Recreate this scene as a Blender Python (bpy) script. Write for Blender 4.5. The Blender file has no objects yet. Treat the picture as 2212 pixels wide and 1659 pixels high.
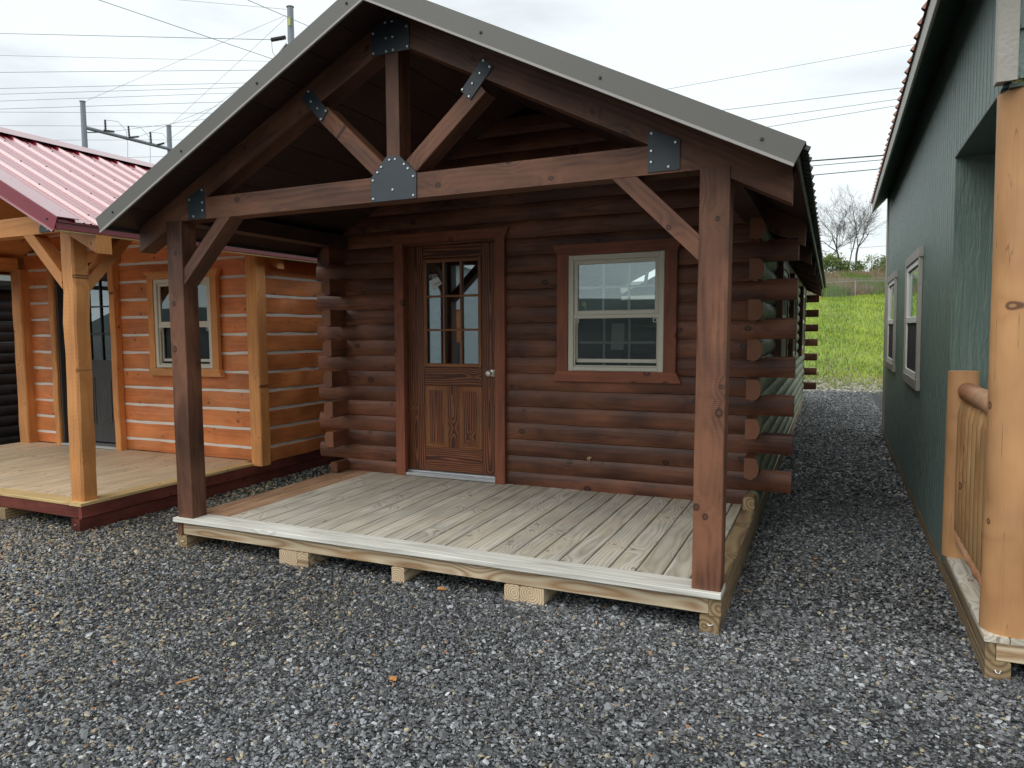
import bpy, math, random
import numpy as np
from mathutils import Vector, Matrix
random.seed(7); RNG = np.random.default_rng(11)
scene = bpy.context.scene
COL = scene.collection
# ------------------------------------------------------------------ camera
camd = bpy.data.cameras.new('camera'); cam = bpy.data.objects.new('camera', camd); COL.objects.link(cam)
CAM = Vector((4.1048, -3.8526, 1.3018))
r_, u_, f_ = Vector((0.89363316, 0.44870734, -0.00902707)), Vector((-0.03273056, 0.08521924, 0.99582448)), Vector((-0.44760304, 0.88960632, -0.09084118))
cam.matrix_world = Matrix(((r_.x, u_.x, -f_.x, CAM.x), (r_.y, u_.y, -f_.y, CAM.y), (r_.z, u_.z, -f_.z, CAM.z), (0, 0, 0, 1)))
camd.sensor_width = 36.0; camd.lens = 1633.95 / 2212 * 36
camd.shift_x = 134.82 / 2212; camd.shift_y = 33.57 / 2212
camd.clip_start = 0.05; camd.clip_end = 2000
scene.camera = cam
# ------------------------------------------------------------------ world, sun, exposure
SUN_EL, SUN_AZ = math.radians(52), math.radians(205)     # azimuth clockwise from +y
w = bpy.data.worlds.new('World'); scene.world = w; w.use_nodes = True
scene.view_settings.view_transform = 'Standard'; scene.view_settings.look = 'None'
scene.view_settings.exposure = 0.35; scene.view_settings.gamma = 1.0
scene.cycles.max_bounces = 8; scene.cycles.diffuse_bounces = 4
scene.cycles.caustics_reflective = False; scene.cycles.caustics_refractive = False
scene.cycles.sample_clamp_indirect = 8.0
nt = w.node_tree; N = nt.nodes; L = nt.links
bg = N['Background']; bg.inputs['Strength'].default_value = 0.1
sky = N.new('ShaderNodeTexSky'); sky.sky_type = 'NISHITA'; sky.sun_disc = False
sky.sun_elevation = SUN_EL; sky.sun_rotation = SUN_AZ; sky.air_density = 1.0; sky.dust_density = 2.5
tc = N.new('ShaderNodeTexCoord')
mp = N.new('ShaderNodeMapping'); mp.inputs['Scale'].default_value = (1.0, 1.0, 2.6)
n1 = N.new('ShaderNodeTexNoise'); n1.inputs['Scale'].default_value = 3.4; n1.inputs['Detail'].default_value = 6; n1.inputs['Roughness'].default_value = .5; n1.inputs['Distortion'].default_value = .25
cr = N.new('ShaderNodeValToRGB')
cr.color_ramp.elements[0].position = .37; cr.color_ramp.elements[0].color = (6.5, 6.9, 7.2, 1)
cr.color_ramp.elements[1].position = .53; cr.color_ramp.elements[1].color = (8.35, 8.95, 9.05, 1)
mx = N.new('ShaderNodeMix'); mx.data_type = 'RGBA'; mx.inputs[0].default_value = .9
L.new(tc.outputs['Generated'], mp.inputs['Vector']); L.new(mp.outputs[0], n1.inputs['Vector']); L.new(n1.outputs[0], cr.inputs[0])
L.new(sky.outputs[0], mx.inputs[6]); L.new(cr.outputs[0], mx.inputs[7]); L.new(mx.outputs[2], bg.inputs['Color'])
sd = bpy.data.lights.new('sun', 'SUN'); sd.energy = 1.5; sd.angle = math.radians(60); sd.color = (1, .97, .92)
so = bpy.data.objects.new('sun', sd); COL.objects.link(so)
sdir = Vector((math.sin(SUN_AZ) * math.cos(SUN_EL), math.cos(SUN_AZ) * math.cos(SUN_EL), math.sin(SUN_EL)))
so.rotation_euler = sdir.to_track_quat('Z', 'Y').to_euler(); so.location = (0, -10, 20)

# ------------------------------------------------------------------ material helpers
class NT:
    def __init__(s, name, rough=.6, metal=0.0, spec=.5):
        s.m = bpy.data.materials.new(name); s.m.use_nodes = True
        s.t = s.m.node_tree; s.b = s.t.nodes['Principled BSDF']
        s.b.inputs['Roughness'].default_value = rough; s.b.inputs['Metallic'].default_value = metal
        s.b.inputs['Specular IOR Level'].default_value = spec
    def n(s, typ, **k):
        nd = s.t.nodes.new('ShaderNode' + typ)
        for a, v in k.items(): setattr(nd, a, v)
        return nd
    def set(s, sock, v):
        if isinstance(v, bpy.types.NodeSocket): s.t.links.new(v, sock)
        else: sock.default_value = v
    def math(s, op, a, b=0.0, c=0.0, clamp=False):
        nd = s.n('Math', operation=op); nd.use_clamp = clamp
        for i, v in enumerate((a, b, c)): s.set(nd.inputs[i], v)
        return nd.outputs[0]
    def vec(s, op, a, b):
        nd = s.n('VectorMath', operation=op); s.set(nd.inputs[0], a); s.set(nd.inputs[1], b); return nd.outputs[0]
    def mix(s, f, a, b, mode='MIX'):
        nd = s.n('Mix', data_type='RGBA', blend_type=mode)
        s.set(nd.inputs[0], f); s.set(nd.inputs[6], a if isinstance(a, bpy.types.NodeSocket) else c4(a)); s.set(nd.inputs[7], b if isinstance(b, bpy.types.NodeSocket) else c4(b))
        return nd.outputs[2]
    def noise(s, v, scale=1.0, detail=3.0, rough=.5, dist=0.0, col=False):
        nd = s.n('TexNoise'); s.set(nd.inputs['Vector'], v)
        nd.inputs['Scale'].default_value = scale; nd.inputs['Detail'].default_value = detail
        nd.inputs['Roughness'].default_value = rough; nd.inputs['Distortion'].default_value = dist
        return nd.outputs[1 if col else 0]
    def rng(s, v, a, b, c=0.0, d=1.0, smooth=False):
        nd = s.n('MapRange'); nd.clamp = True
        if smooth: nd.interpolation_type = 'SMOOTHSTEP'
        for i, x in enumerate((v, a, b, c, d)): s.set(nd.inputs[i], x)
        return nd.outputs[0]
    def attr(s, name, typ='GEOMETRY', out='Vector'):
        nd = s.n('Attribute', attribute_name=name, attribute_type=typ); return nd.outputs[out]
    def vor(s, v, scale, feature='F1', out='Distance', rnd=1.0):
        nd = s.n('TexVoronoi', feature=feature); s.set(nd.inputs['Vector'], v); nd.inputs['Scale'].default_value = scale; nd.inputs['Randomness'].default_value = rnd
        return nd.outputs[out]
    def bump(s, h, strength=.3, dist=.01):
        nd = s.n('Bump'); nd.inputs['Strength'].default_value = strength; nd.inputs['Distance'].default_value = dist
        s.set(nd.inputs['Height'], h); s.t.links.new(nd.outputs[0], s.b.inputs['Normal'])
    def color(s, v): s.set(s.b.inputs['Base Color'], v if isinstance(v, bpy.types.NodeSocket) else c4(v))
    def obj(s): return s.n('TexCoord').outputs['Object']
    def pos(s): return s.n('NewGeometry').outputs['Position']
def c4(c): return (c[0], c[1], c[2], 1.0)

def wood(name, base, dark, knot, ring=95., contrast=.6, blotch=.25, streak=.25, rough=.6, bump=.25, power=2.2, patch=None, patch_amt=0., knots=1.0, saw=0.0, spec=.35, kscale=3.0, crack=0.0):
    m = NT(name, rough=rough, spec=spec)
    wc = m.attr('wc'); rnd = m.attr('rnd', out='Fac')
    nz = m.noise(m.vec('MULTIPLY', wc, (1.1, 3.5, 3.5)), 1.0, 2.0, col=True)
    p = m.vec('ADD', wc, m.vec('MULTIPLY', m.vec('SUBTRACT', nz, (.5, .5, .5)), (0, .09, .09)))
    sx = m.n('SeparateXYZ'); m.set(sx.inputs[0], p)
    cx3 = m.n('CombineXYZ'); ws = m.n('SeparateXYZ'); m.set(ws.inputs[0], wc)
    m.set(cx3.inputs[0], ws.outputs[0]); m.set(cx3.inputs[1], m.math('ADD', ws.outputs[1], m.math('MULTIPLY', rnd, 57.)))
    kv = m.n('TexVoronoi', voronoi_dimensions='2D'); m.set(kv.inputs['Vector'], m.vec('MULTIPLY', cx3.outputs[0], (1., 1.25, 1.))); kv.inputs['Scale'].default_value = kscale
    ksz = m.n('SeparateColor'); m.set(ksz.inputs[0], kv.outputs['Color'])
    kd = m.math('DIVIDE', kv.outputs['Distance'], m.math('ADD', .45, m.math('MULTIPLY', ksz.outputs[0], .8)))
    kb = m.rng(kd, 0.0, .32, .030, 0.0, True)
    r = m.math('ADD', m.math('SQRT', m.math('ADD', m.math('MULTIPLY', sx.outputs[1], sx.outputs[1]), m.math('MULTIPLY', sx.outputs[2], sx.outputs[2]))), kb)
    t = m.math('FRACT', m.math('MULTIPLY', r, ring))
    t = m.math('POWER', m.math('PINGPONG', m.math('MULTIPLY', t, 2.0), 1.0), power)
    fine = m.noise(m.vec('MULTIPLY', wc, (5., 210., 210.)), 1.0, 2.0)
    fac = m.math('ADD', m.math('MULTIPLY', t, contrast), m.math('MULTIPLY', m.math('SUBTRACT', fine, .5), streak * 2), clamp=True)
    col = m.mix(fac, base, dark)
    if patch:
        pn = m.noise(m.vec('MULTIPLY', wc, (1.6, 5., 5.)), 1.0, 4.0, .6)
        col = m.mix(m.math('MULTIPLY', m.rng(pn, .42, .62, 0, 1, True), patch_amt), col, patch)
    if knots > 0:
        kth = .055 * knots
        col = m.mix(m.rng(kd, kth * 1.25, kth * .8, 0, .85, True), col, knot)
        col = m.mix(m.rng(kd, kth * .55, kth * .3, 0, .6, True), col, base)
    bl = m.noise(m.vec('MULTIPLY', wc, (2.2, 4., 4.)), 1.0, 3.0)
    br = m.math('ADD', m.rng(bl, .3, .7, 1 - blotch, 1 + blotch), m.math('MULTIPLY', m.math('SUBTRACT', rnd, .5), blotch * 1.1))
    if crack > 0:
        cv = m.noise(m.vec('MULTIPLY', wc, (1.5, 40., 40.)), 1.0, 1.0, .3)
        br = m.math('MULTIPLY', br, m.rng(m.math('ABSOLUTE', m.math('SUBTRACT', cv, .36)), 0.0, .012, 1 - crack, 1.0))
    cmb = m.n('CombineColor'); [m.set(cmb.inputs[i], br) for i in range(3)]
    col = m.mix(1.0, col, cmb.outputs[0], 'MULTIPLY')
    m.color(col)
    h = m.math('ADD', m.math('MULTIPLY', t, .5), m.math('MULTIPLY', fine, .8))
    if saw > 0:
        sw = m.n('SeparateXYZ'); m.set(sw.inputs[0], wc)
        h = m.math('ADD', h, m.math('MULTIPLY', m.math('SINE', m.math('MULTIPLY', sw.outputs[0], 620.)), saw))
    m.bump(h, bump, .004)
    m.set(m.b.inputs['Roughness'], m.math('ADD', rough - .1, m.math('MULTIPLY', bl, .22)))
    return m.m

def plain(name, col, rough=.5, metal=0., spec=.5, var=.08, scale=6., bump=0., bscale=80.):
    m = NT(name, rough=rough, metal=metal, spec=spec)
    n = m.noise(m.obj(), scale, 4.0)
    m.color(m.mix(m.rng(n, .3, .7), [c * (1 - var) for c in col], [min(1, c * (1 + var)) for c in col]))
    m.set(m.b.inputs['Roughness'], m.rng(n, .3, .7, rough * .85, min(1, rough * 1.15)))
    if bump: m.bump(m.noise(m.obj(), bscale, 3.0), bump, .004)
    return m.m

def drops(name, col, rough=.35, metal=.0, amount=.5):
    m = NT(name, rough=rough, metal=metal, spec=.5)
    o = m.obj(); n = m.noise(o, 3., 3.)
    m.color(m.mix(n, [c * .93 for c in col], [c * 1.07 for c in col]))
    v = m.vor(o, 95.); hit = m.vor(o, 95., out='Color'); sp = m.n('SeparateColor'); m.set(sp.inputs[0], hit)
    mask = m.math('MULTIPLY', m.math('GREATER_THAN', sp.outputs[0], 1 - amount * .35), m.rng(m.noise(o, 4., 1.), .45, .55))
    h = m.math('MULTIPLY', m.rng(v, .0, .33, 1, 0, True), mask)
    m.bump(h, .55, .003)
    m.set(m.b.inputs['Roughness'], m.rng(h, 0, .2, rough, .2))
    return m.m

M = {}
M['stain'] = wood('dark stained timber', (.140, .060, .034), (.060, .026, .018), (.028, .014, .010), ring=42, contrast=.7, blotch=.36, patch=(.22, .096, .052), patch_amt=.65, rough=.5, saw=.25, bump=.22, kscale=2.6, power=1.5)
M['log'] = wood('dark stained log', (.138, .052, .029), (.056, .024, .017), (.022, .012, .010), ring=38, contrast=.7, blotch=.48, patch=(.21, .082, .040), patch_amt=.6, crack=.5, rough=.42, spec=.35, bump=.18, kscale=1.9, power=1.5)
M['logside'] = wood('weathered green tinged log', (.15, .17, .09), (.035, .042, .026), (.02, .02, .015), ring=45, contrast=.9, blotch=.3, patch=(.24, .25, .18), patch_amt=.5, rough=.5, bump=.2)
M['logcap'] = wood('cut log end grain', (.25, .105, .055), (.105, .042, .024), (.02, .01, .01), ring=95, contrast=.9, blotch=.2, rough=.6, bump=.2, knots=0, power=1.2)
M['trimw'] = wood('red brown trim board', (.27, .088, .045), (.14, .048, .029), (.035, .015, .012), ring=38, contrast=.5, blotch=.25, rough=.5, bump=.1, kscale=2.2, power=1.5)
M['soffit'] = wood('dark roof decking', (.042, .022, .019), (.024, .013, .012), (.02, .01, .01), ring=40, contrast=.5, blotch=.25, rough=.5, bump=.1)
M['deck'] = wood('weathered grey decking', (.60, .57, .50), (.27, .23, .175), (.20, .13, .08), ring=52, contrast=.72, blotch=.17, streak=.3, rough=.62, bump=.35, power=1.7, patch=(.55, .48, .36), patch_amt=.5, kscale=2.6, knots=.8)
M['deckstain'] = wood('brown stained decking', (.46, .29, .18), (.20, .10, .055), (.09, .05, .03), ring=44, contrast=.8, blotch=.25, rough=.5, bump=.25)
M['edge'] = wood('pale grey edge board', (.72, .71, .65), (.44, .42, .37), (.25, .19, .14), ring=50, contrast=.7, blotch=.1, streak=.4, rough=.7, bump=.35, power=1.6, kscale=1.6)
M['pine'] = wood('treated pine', (.70, .58, .40), (.36, .205, .10), (.25, .15, .08), ring=72, contrast=.95, blotch=.14, rough=.62, bump=.15, power=1.3, kscale=1.5)
M['pinew'] = wood('wet brown treated pine', (.36, .26, .145), (.14, .09, .046), (.07, .045, .03), ring=40, contrast=.9, blotch=.2, rough=.42, bump=.3, power=1.3)
M['deck2'] = wood('new yellow decking', (.70, .585, .42), (.44, .31, .19), (.28, .16, .08), ring=44, contrast=.75, blotch=.14, rough=.5, bump=.2, patch=(.60, .45, .26), patch_amt=.4, power=1.6)
M['edge2'] = wood('yellow edge board', (.62, .46, .22), (.44, .29, .12), (.2, .12, .06), ring=44, contrast=.7, blotch=.12, rough=.4, bump=.15)
M['orange'] = wood('orange stained plank', (.66, .215, .068), (.42, .120, .036), (.10, .03, .015), ring=30, contrast=.45, blotch=.26, patch=(.70, .27, .09), patch_amt=.6, rough=.45, bump=.25, knots=.75, kscale=3.0)
M['orangeb'] = wood('honey stained beam', (.72, .33, .11), (.50, .19, .055), (.14, .045, .02), ring=30, contrast=.5, blotch=.18, patch=(.62, .25, .08), patch_amt=.55, rough=.45, saw=.5, bump=.35, knots=.8, kscale=3.0)
M['redrim'] = wood('wine red rim timber', (.16, .042, .032), (.075, .020, .018), (.04, .01, .01), ring=40, contrast=.4, blotch=.38, patch=(.25, .075, .045), patch_amt=.5, rough=.38, bump=.2)
M['doorw'] = wood('grained oak door', (.30, .108, .043), (.060, .021, .013), (.05, .02, .012), ring=58, contrast=1.2, blotch=.12, streak=.7, rough=.42, bump=.25, knots=0, power=.8)
M['doorl'] = wood('door moulding painted highlight', (.30, .125, .052), (.13, .052, .026), (.05, .02, .012), ring=52, contrast=.5, blotch=.2, streak=.7, rough=.4, bump=.2, knots=0, power=.8)  # lighter copy of the door wood: golden edge highlights put into the colour
M['doorg'] = wood('grey grained door', (.075, .072, .07), (.030, .030, .030), (.02, .02, .02), ring=52, contrast=.9, blotch=.1, rough=.4, bump=.25, knots=0)
M['cedar'] = wood('round honey cedar post', (.60, .325, .145), (.46, .215, .088), (.10, .05, .03), ring=26, contrast=.5, blotch=.20, patch=(.60, .33, .16), patch_amt=.6, rough=.55, bump=.18, kscale=2.6, crack=.45, knots=.7)
M['cedar2'] = wood('reddish cedar rail', (.50, .22, .11), (.27, .10, .05), (.1, .04, .02), ring=40, contrast=.6, blotch=.35, patch=(.66, .42, .25), patch_amt=.6, rough=.55, bump=.6)
M['cedar3'] = wood('dull cedar baluster', (.46, .245, .105), (.28, .13, .06), (.08, .04, .03), ring=30, contrast=.6, blotch=.3, patch=(.44, .30, .14), patch_amt=.5, rough=.6, bump=.3)
M['black'] = wood('near black log', (.038, .039, .043), (.020, .020, .022), (.01, .01, .01), ring=45, contrast=.5, blotch=.3, rough=.45, bump=.2)
M['chink'] = plain('pale grey chinking', (.76, .74, .67), .8, var=.05, bump=.3)
M['rake'] = drops('taupe metal trim', (.125, .122, .108), .38, .0, .35)
M['lip'] = plain('taupe trim lip', (.36, .34, .32), .4, var=.05)
M['roofm'] = plain('dark bronze metal roof', (.050, .056, .048), .35, .3)
M['plate'] = plain('slate blue steel plate', (.038, .052, .062), .42, 0.0, .5, .1, 9.)
M['bolt'] = plain('bright bolt head', (.75, .76, .78), .3, .6)
M['screw'] = plain('dark screw head', (.06, .055, .05), .4, .5)
M['alu'] = plain('aluminium sill', (.62, .64, .66), .35, .7)
M['knob'] = plain('brushed nickel', (.72, .69, .62), .38, .8)
M['clay'] = plain('clay vinyl frame', (.66, .64, .53), .45, var=.03)
M['grille'] = plain('pale muntin', (.90, .91, .84), .5, var=.03)
M['dark'] = plain('dark interior', (.035, .035, .034), .8)
M['floor'] = plain('plywood floor', (.25, .19, .12), .8)
M['paper'] = plain('white paper', (.72, .75, .72), .7, var=.03)
M['ink'] = plain('grey ink', (.12, .13, .13), .7)
M['teal'] = plain('teal sticker', (.03, .10, .11), .5)
M['yellow'] = plain('yellow label', (.6, .62, .12), .6)
M['red'] = None
M['green'] = None
M['taupe'] = plain('beige trim board', (.40, .375, .33), .55, var=.06, bump=.8, bscale=60)
M['copper'] = plain('copper brown roof metal', (.20, .080, .05), .4, .3)
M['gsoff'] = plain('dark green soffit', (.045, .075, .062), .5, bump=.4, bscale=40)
M['steel'] = plain('galvanised steel', (.22, .245, .285), .5, .0, var=.12, scale=.6)
M['porc'] = plain('dark insulator', (.045, .04, .045), .35)
M['wire'] = plain('overhead cable', (.16, .17, .18), .6)
M['bwire'] = plain('black cable', (.03, .032, .035), .6)
M['bark'] = plain('grey brown bark', (.09, .078, .062), .9, var=.25, scale=2.)
M['twig'] = plain('twig bark', (.085, .074, .065), .9, var=.2, scale=2.)
M['leaf'] = plain('spring leaves', (.16, .225, .06), .7, var=.45, scale=.8)
M['leaf2'] = plain('dry weeds', (.30, .24, .14), .8, var=.4, scale=.8)
M['chain'] = plain('chain link wire', (.36, .38, .39), .5, .5)
M['cone'] = plain('orange marker', (.75, .16, .03), .5)
M['white'] = plain('white band', (.8, .8, .78), .5)

def red_metal():
    m = NT('wine red roof metal', rough=.28, spec=.6)
    o = m.obj(); n = m.noise(o, 2., 4.)
    m.color(m.mix(n, (.26, .018, .035), (.34, .03, .05)))
    m.set(m.b.inputs['Roughness'], m.rng(n, .3, .7, .18, .30))
    m.b.inputs['Coat Weight'].default_value = 1.0; m.b.inputs['Coat Roughness'].default_value = .22; m.b.inputs['Coat IOR'].default_value = 2.25
    return m.m
M['red'] = red_metal()
M['redtrim'] = drops('wine red trim', (.22, .02, .035), .3, 0, 2.0)
def green_siding():
    m = NT('embossed green siding', rough=.38, spec=.5)
    p = m.pos()
    v = m.vec('MULTIPLY', p, (48., 48., 3.5))
    n = m.noise(v, 1.0, 5.0, .62, 1.8)
    n2 = m.noise(p, 1.3, 3.)
    m.color(m.mix(m.rng(n2, .3, .7), (.165, .235, .205), (.178, .250, .220)))
    m.bump(n, .9, .028)
    return m.m
M['green'] = green_siding()
def glass(name, tint, refl=.35, rough=.0):
    m = NT(name); t = m.t; out = t.nodes['Material Output']
    tr = m.n('BsdfTransparent'); tr.inputs[0].default_value = c4(tint)
    gl = m.n('BsdfGlossy'); gl.inputs['Roughness'].default_value = rough; gl.inputs['Color'].default_value = (.85, .97, 1.0, 1)
    lw = m.n('Fresnel'); lw.inputs['IOR'].default_value = 1.5
    fac = m.math('ADD', m.math('MULTIPLY', lw.outputs[0], 1.0), refl, clamp=True)
    ms = m.n('MixShader'); m.set(ms.inputs[0], fac); t.links.new(tr.outputs[0], ms.inputs[1]); t.links.new(gl.outputs[0], ms.inputs[2])
    t.links.new(ms.outputs[0], out.inputs['Surface'])
    return m.m
M['glass'] = glass('window glass', (.86, .92, .90), .095)
M['screen'] = glass('screened window glass', (.62, .66, .64), .04, .05)
M['glassd'] = glass('door glass', (.82, .88, .88), .22)

# ------------------------------------------------------------------ mesh builder
class MB:
    def __init__(s): s.v = []; s.f = []; s.wc = []; s.rn = []; s.mi = []
    def add(s, vs, fs, wcs=None, rnd=None, mi=0):
        b = len(s.v); s.v += [tuple(x) for x in vs]; s.f += [tuple(i + b for i in f) for f in fs]
        s.wc += [tuple(x) for x in (wcs if wcs is not None else vs)]
        rnd = random.random() if rnd is None else rnd
        s.rn += [rnd] * len(vs); s.mi += [mi] * len(fs)
    def ext(s, prof, p0, p1, up=(0, 0, 1), seg=1, wob=0., endf=None, mi=0, pith=None, rnd=None, cap=True):
        """closed profile [(a,b)] extruded p0->p1; a along side axis, b along up axis"""
        p0 = Vector(p0); p1 = Vector(p1); d = (p1 - p0); ln = d.length; d.normalize()
        A = d.cross(Vector(up)); A.normalize(); B = A.cross(d)
        off = random.uniform(0, 40); pa, pb = pith if pith else (random.uniform(-.03, .03), random.choice((-1, 1)) * random.uniform(.02, .07))
        sw = (max(q[1] for q in prof) - min(q[1] for q in prof)) >= (max(q[0] for q in prof) - min(q[0] for q in prof)) - 1e-4
        vs = []; wc = []; n = len(prof)
        for k in range(seg + 1):
            t = k / seg
            wa = random.gauss(0, wob) if 0 < k < seg else 0; wb = random.gauss(0, wob) if 0 < k < seg else 0
            for (a, b) in prof:
                e = 0
                if endf and k == 0: e = endf(0, a, b)
                if endf and k == seg: e = endf(1, a, b)
                ja = random.gauss(0, wob * .6) if wob and 0 < k < seg else 0
                vs.append(p0 + d * (ln * t + e) + A * (a + wa + ja) + B * (b + wb + ja)); wc.append((off + ln * t + e, b + pa, a + pb) if sw else (off + ln * t + e, a + pa, b + pb))
        fs = []
        for k in range(seg):
            for i in range(n):
                j = (i + 1) % n
                fs.append((k * n + i, k * n + j, (k + 1) * n + j, (k + 1) * n + i))
        if cap: fs.append(tuple(range(n - 1, -1, -1))); fs.append(tuple(seg * n + i for i in range(n)))
        s.add(vs, fs, wc, rnd, mi)
    def bar(s, p0, p1, w_, h_, up=(0, 0, 1), ch=.004, **k):
        s.ext(rect(w_, h_, ch), p0, p1, up, **k)
    def box(s, x0, x1, y0, y1, z0, z1, ax='x', ch=.003, **k):
        cx, cy, cz = (x0 + x1) / 2, (y0 + y1) / 2, (z0 + z1) / 2
        if ax == 'x': s.ext(rect(abs(y1 - y0), abs(z1 - z0), ch), (x0, cy, cz), (x1, cy, cz), (0, 0, 1), **k)
        elif ax == 'y': s.ext(rect(abs(x1 - x0), abs(z1 - z0), ch), (cx, y0, cz), (cx, y1, cz), (0, 0, 1), **k)
        else: s.ext(rect(abs(y1 - y0), abs(x1 - x0), ch), (cx, cy, z0), (cx, cy, z1), (1, 0, 0), **k)
    def tube(s, pts, rad, n=8, **k):
        """smooth tube along points with radii list"""
        vs = []; wc = []; off = random.uniform(0, 40); acc = 0
        for i, p in enumerate(pts):
            p = Vector(p); q = Vector(pts[min(i + 1, len(pts) - 1)]); o = Vector(pts[max(i - 1, 0)])
            d = (q - o).normalized(); a = d.cross(Vector((0, 0, 1)) if abs(d.z) < .9 else Vector((1, 0, 0))).normalized(); b = a.cross(d)
            rr = rad[i] if isinstance(rad, (list, tuple)) else rad
            if i: acc += (p - Vector(pts[i - 1])).length
            for j in range(n):
                t = 2 * math.pi * j / n; c_, s_ = math.cos(t) * rr, math.sin(t) * rr
                vs.append(p + a * c_ + b * s_); wc.append((off + acc, c_ + .01, s_ + .01))
        fs = [(i * n + j, i * n + (j + 1) % n, (i + 1) * n + (j + 1) % n, (i + 1) * n + j) for i in range(len(pts) - 1) for j in range(n)]
        fs.append(tuple(range(n - 1, -1, -1))); fs.append(tuple((len(pts) - 1) * n + j for j in range(n)))
        s.add(vs, fs, wc, **k)
    def poly(s, pts, t, axis=1, **k):
        """extrude polygon given as 3D points by thickness t along axis"""
        n = len(pts); q = []
        for p in pts: p = list(p); p[axis] += t; q.append(tuple(p))
        s.add(list(pts) + q, [tuple(range(n)), tuple(range(2 * n - 1, n - 1, -1))] + [(i, i + n, (i + 1) % n + n, (i + 1) % n) for i in range(n)], **k)
    def build(s, name, mat, parent=None, ang=35, loc=None):
        me = bpy.data.meshes.new(name)
        o = bpy.data.objects.new(name, me)
        base = Vector((0, 0, 0))
        if parent:
            base = parent['_o'] if False else BASE[parent]
        elif loc: base = Vector(loc)
        me.from_pydata([(x - base.x, y - base.y, z - base.z) for x, y, z in s.v], [], s.f)
        a = me.attributes.new('wc', 'FLOAT_VECTOR', 'POINT'); a.data.foreach_set('vector', np.array(s.wc, dtype=np.float32).ravel())
        a = me.attributes.new('rnd', 'FLOAT', 'POINT'); a.data.foreach_set('value', np.array(s.rn, dtype=np.float32))
        for mm in (mat if isinstance(mat, (list, tuple)) else [mat]): me.materials.append(mm)
        if isinstance(mat, (list, tuple)): me.polygons.foreach_set('material_index', s.mi)
        bm_fix(me)
        me.polygons.foreach_set('use_smooth', [True] * len(me.polygons)); me.set_sharp_from_angle(angle=math.radians(ang))
        COL.objects.link(o)
        if parent: o.parent = parent; BASE[o] = base
        else: o.location = base; BASE[o] = base
        return o
import bmesh
def bm_fix(me):
    bm = bmesh.new(); bm.from_mesh(me); bmesh.ops.recalc_face_normals(bm, faces=bm.faces); bm.to_mesh(me); bm.free()
BASE = {}
def rect(w_, h_, ch=.004):
    a, b = w_ / 2, h_ / 2; c = min(ch, a * .4, b * .4)
    if c <= 0: return [(-a, -b), (a, -b), (a, b), (-a, b)]
    return [(-a + c, -b), (a - c, -b), (a, -b + c), (a, b - c), (a - c, b), (-a + c, b), (-a, b - c), (-a, -b + c)]
def tag(o, label=None, cat=None, group=None, kind=None):
    for k, v in (('label', label), ('category', cat), ('group', group), ('kind', kind)):
        if v: o[k] = v
    return o
def empty(name, loc, label, cat, group=None, rz=0.):
    o = bpy.data.objects.new(name, None); COL.objects.link(o); o.location = loc; o.rotation_euler = (0, 0, rz); o.empty_display_size = .2
    BASE[o] = Vector(loc); return tag(o, label, cat, group)
def inst(src, name, parent, dloc):
    o = bpy.data.objects.new(name, src.data); COL.objects.link(o); o.parent = parent
    o.location = dloc; return o

GZ = -.219
D = 2.044
def mp_(x, z, y):
    k = (y - CAM.y) / (D - CAM.y); return (CAM.x + (x - CAM.x) * k, CAM.z + (z - CAM.z) * k)

# ------------------------------------------------------------------ ground
def terr(x, y):
    h = GZ + .012 * math.sin(x * 1.7 + y * .6) * math.sin(y * 1.1)
    k = [(17, 0), (19.5, .25), (24, .95), (30, 1.85), (36, 2.75), (39, 2.95), (45, 2.9), (60, 3.2), (78, 4.05), (84, 4.35), (96, 6.2), (110, 8.3), (116, 8.9), (126, 9.55), (140, 9.8), (4000, 10)]
    yy = y + .05 * (x - 4) + .5 * math.sin(x * .5)
    if yy <= 17: return h
    for (a, ha), (b, hb) in zip(k, k[1:]):
        if yy <= b:
            t = (yy - a) / (b - a); return h + ha + (hb - ha) * t + .06 * math.sin(x * .9 + y * .7) * min(1, (yy - 17) / 4)
    return h + 10
xs = list(np.arange(-30, 30.1, .6)); xs = [-900, -400, -200, -100, -60] + xs + [60, 100, 200, 400, 900]
ys = [-900, -300, -100, -50, -25] + list(np.arange(-14, 16, .8)) + list(np.arange(16, 44, .5)) + list(np.arange(44, 140, 2.0)) + [160, 220, 400, 900]
mb = MB(); vs = [(x, y, terr(x, y)) for y in ys for x in xs]; nx = len(xs)
mb.add(vs, [(j * nx + i, j * nx + i + 1, (j + 1) * nx + i + 1, (j + 1) * nx + i) for j in range(len(ys) - 1) for i in range(nx - 1)])
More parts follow.
